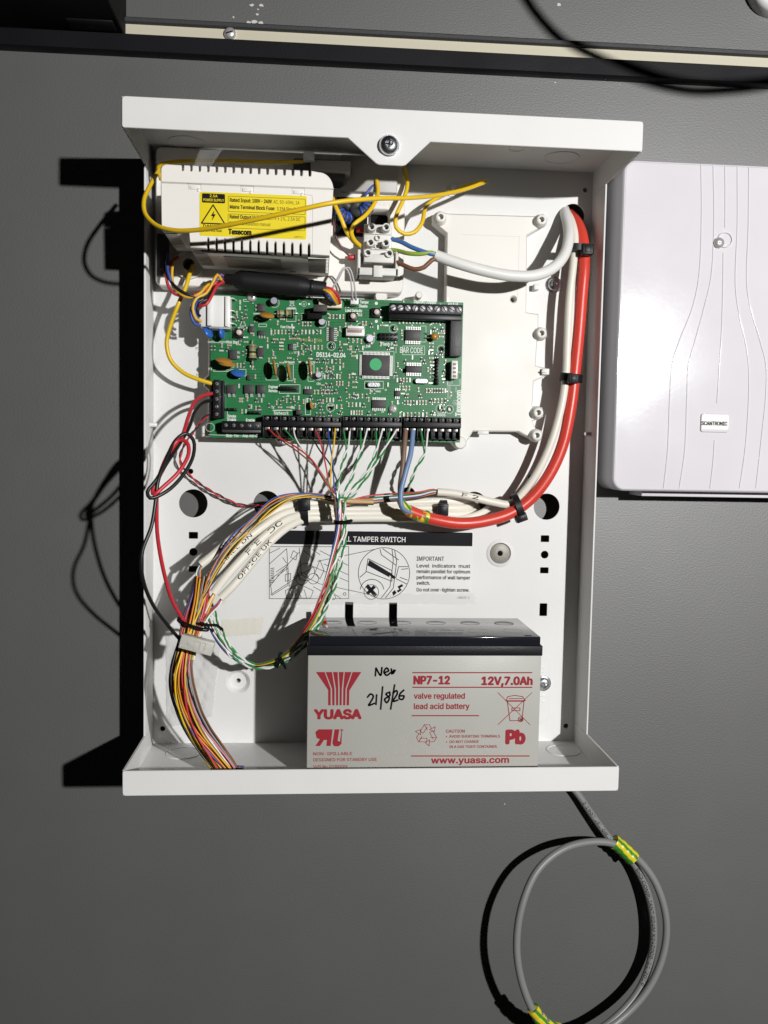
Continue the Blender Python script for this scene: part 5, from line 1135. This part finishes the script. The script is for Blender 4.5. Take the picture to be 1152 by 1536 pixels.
# clear in-line connector on the loom
cn = thing('inline_connector', 'clear nylon inline connector strapped across the wire loom', 'connector', P(295,985,80))
a = P(271,960,80); b = P(320,973,80); e = b-a; ln_ = np.linalg.norm(e); ux = e/ln_; uz = np.array([-ux[1], ux[0], 0]); uz /= np.linalg.norm(uz); ud = np.cross(ux, uz); c_ = (a+b)/2
bm = NB(); obox(bm, c_, ux, uz, ud, ln_, 8.6, 7, .5)
for f in (-.05, .12, .27): obox(bm, c_+ux*ln_*f+ud*3.6, ux, uz, ud, .6, 5.5, .5, .1)
obox(bm, c_+ux*ln_*.14+ud*3.6+uz*2.8, ux, uz, ud, ln_*.36, .5, .6, .1); obox(bm, c_+ux*ln_*.14+ud*3.6-uz*2.8, ux, uz, ud, ln_*.36, .5, .6, .1); obox(bm, c_-ux*ln_*.12+ud*3.5, ux, uz, ud, ln_*.3, 2.2, .6, .1)
part('housing', bm, clearn, cn)
# cable ties
def band(bm, c, ax, ra, rb, wd, th=1.0, n=26):
    """strap round an oval section: ra sideways, rb towards the viewer"""
    ax = np.array(ax, float); ax /= np.linalg.norm(ax); dv = np.array([0,0,1.]); dv -= ax*np.dot(ax, dv); dv /= np.linalg.norm(dv); sv_ = np.cross(ax, dv)
    R4 = []
    for k in range(n):
        a_ = 2*math.pi*k/n; ring_ = []
        for q_, h_ in ((0,-wd/2),(0,wd/2),(th,wd/2),(th,-wd/2)):
            ring_.append(bm.verts.new(np.array(c)+sv_*(ra+q_)*math.cos(a_)+dv*(rb+q_)*math.sin(a_)+ax*h_))
        R4.append(ring_)
    for k in range(n):
        A_, B_ = R4[k], R4[(k+1) % n]
        for j in range(4): bm.faces.new((A_[j], A_[(j+1) % 4], B_[(j+1) % 4], B_[j]))
    return sv_, dv, ax
def tie(label, c_px, ax, ra, rb, head, wd=4.2, hs=(6,5.5,6)):
    c = P(*c_px); t = thing('cable_tie', label, 'cable tie', c, None); bm = NB(); sv_, dv, ax_ = band(bm, c, ax, ra, rb, wd); part('strap', bm, blk, t)
    bm = NB(); h = P(*head); obox(bm, h, sv_, ax_, dv, *hs, .6); obox(bm, h+dv*hs[2]*.45, sv_, ax_, dv, hs[0]*.55, hs[1]*.6, 1.2, .3); part('tie_head', bm, blk, t); return t
tie('black cable tie at the top of the red and cream cables near the hole', (865,373,20), (0,1,0), 8.6, 6, (880,375,25), 4.6, (8,7.5,7))
tie('black cable tie halfway down the red and cream cables', (857,567,20), (.1,1,0), 7.2, 5.4, (859,568,27), 5.2, (7,6.5,6))
tie('black cable tie at the bend of the red cable near the round hole', (776,760,19), (1,.38,0), 8.6, 6.5, (781,776,21), 4.4, (6,8,7))
tie('black cable tie round the cream cables left of the bend', (665,768,11), (1,0,0), 7.6, 6, (664,764,18), 4.6, (8.5,7.5,6))
tie('black cable tie round the cream cables under the terminal strip', (457,766,20), (1,.05,0), 9.5, 7.5, (456,757,29), 4.8, (8,8.5,6))
def twist(label, c_px, ax, ra, rb, tailp):
    c = P(*c_px); bm = NB(); ax = np.array(ax, float); ax /= np.linalg.norm(ax); dv = np.array([0,0,1.]); dv -= ax*np.dot(ax, dv); dv /= np.linalg.norm(dv); s_ = np.cross(ax, dv)
    for o in (-.7, .7): tube(bm, [c+s_*ra*math.cos(a_)+dv*rb*math.sin(a_)+ax*o for a_ in np.linspace(0, 6.3, 26)], .6, 7)
    pth = smooth_path(px3(tailp), .8)
    for s in (0, math.pi): tube(bm, helix(pth, .6, 4, s), .62, 6)
    return single('twist_tie', bm, blkm, label, 'twist tie')
twist('black wire twist tie round the top of the green and white bundle', (513,783,39), (0,1,0), 5.2, 4.6, [(507,783,45),(515,784,46),(522,782,44),(528,781,42)])
twist('black wire twist tie round the lowest point of the green and white bundle', (418,990,45), (1,-.3,0), 5.0, 4.6, [(418,984,50),(423,990,51),(426,997,50),(428,1003,48)])
twist('black wire twist tie strapping the loom below the cream cable ends', (290,936,58), (.35,1,0), 10.4, 8, [(300,934,67),(312,938,66),(324,938,62),(334,945,56)])
# ================================================================== GREY DATA CABLE
gp = [(846,1168,-10),(866,1190,-9),(888,1222,-8),(918,1262,-6),(948,1292,-6),(970,1335,-4),(980,1385,-3),(977,1435,-2),(960,1482,2),(930,1520,8),(888,1550,14),(840,1556,20),(806,1526,24),(783,1474,26),(775,1418,25),(783,1358,22),(806,1306,16),(842,1275,9),(884,1263,3),(922,1266,0),(952,1284,-1),(982,1322,1),(999,1378,3),(995,1430,4),(974,1480,6),(938,1522,10),(892,1552,16),(842,1549,21),(806,1519,25)]
cable('data_cable', 'grey data cable hanging in a loose coil below the enclosure', 'cable', gp, 2.75, greyc, seg=14,
      prints=[((875,1203),(918,1258),'2 1907 JEL GRLL',2.2,0),((952,1300),(966,1478),'SHD COMPLIANT 024M X24Z000  11/2019',2.4,0)])
def wraptape(label, pts, r, tapr):
    bm = NB(); pth = smooth_path(px3(pts), 1.0); n = len(pth)
    tube(bm, pth, r, 18, 0, lambda f: 1+.06*math.sin(f*23)+.03*math.sin(f*51)+tapr*f); single('insulating_tape', bm, gtape_y, label, 'tape')
wraptape('green and yellow striped tape binding the coil at its upper right', [(920,1262,-2.5),(931,1270,-2.5),(942,1280,-2.5),(950,1288,-2)], 5.3, .1)
wraptape('green and yellow striped tape binding the coil at the bottom edge of the photo', [(799,1512,25),(810,1528,23.5),(824,1540,22),(842,1548,21)], 4.4, .2)
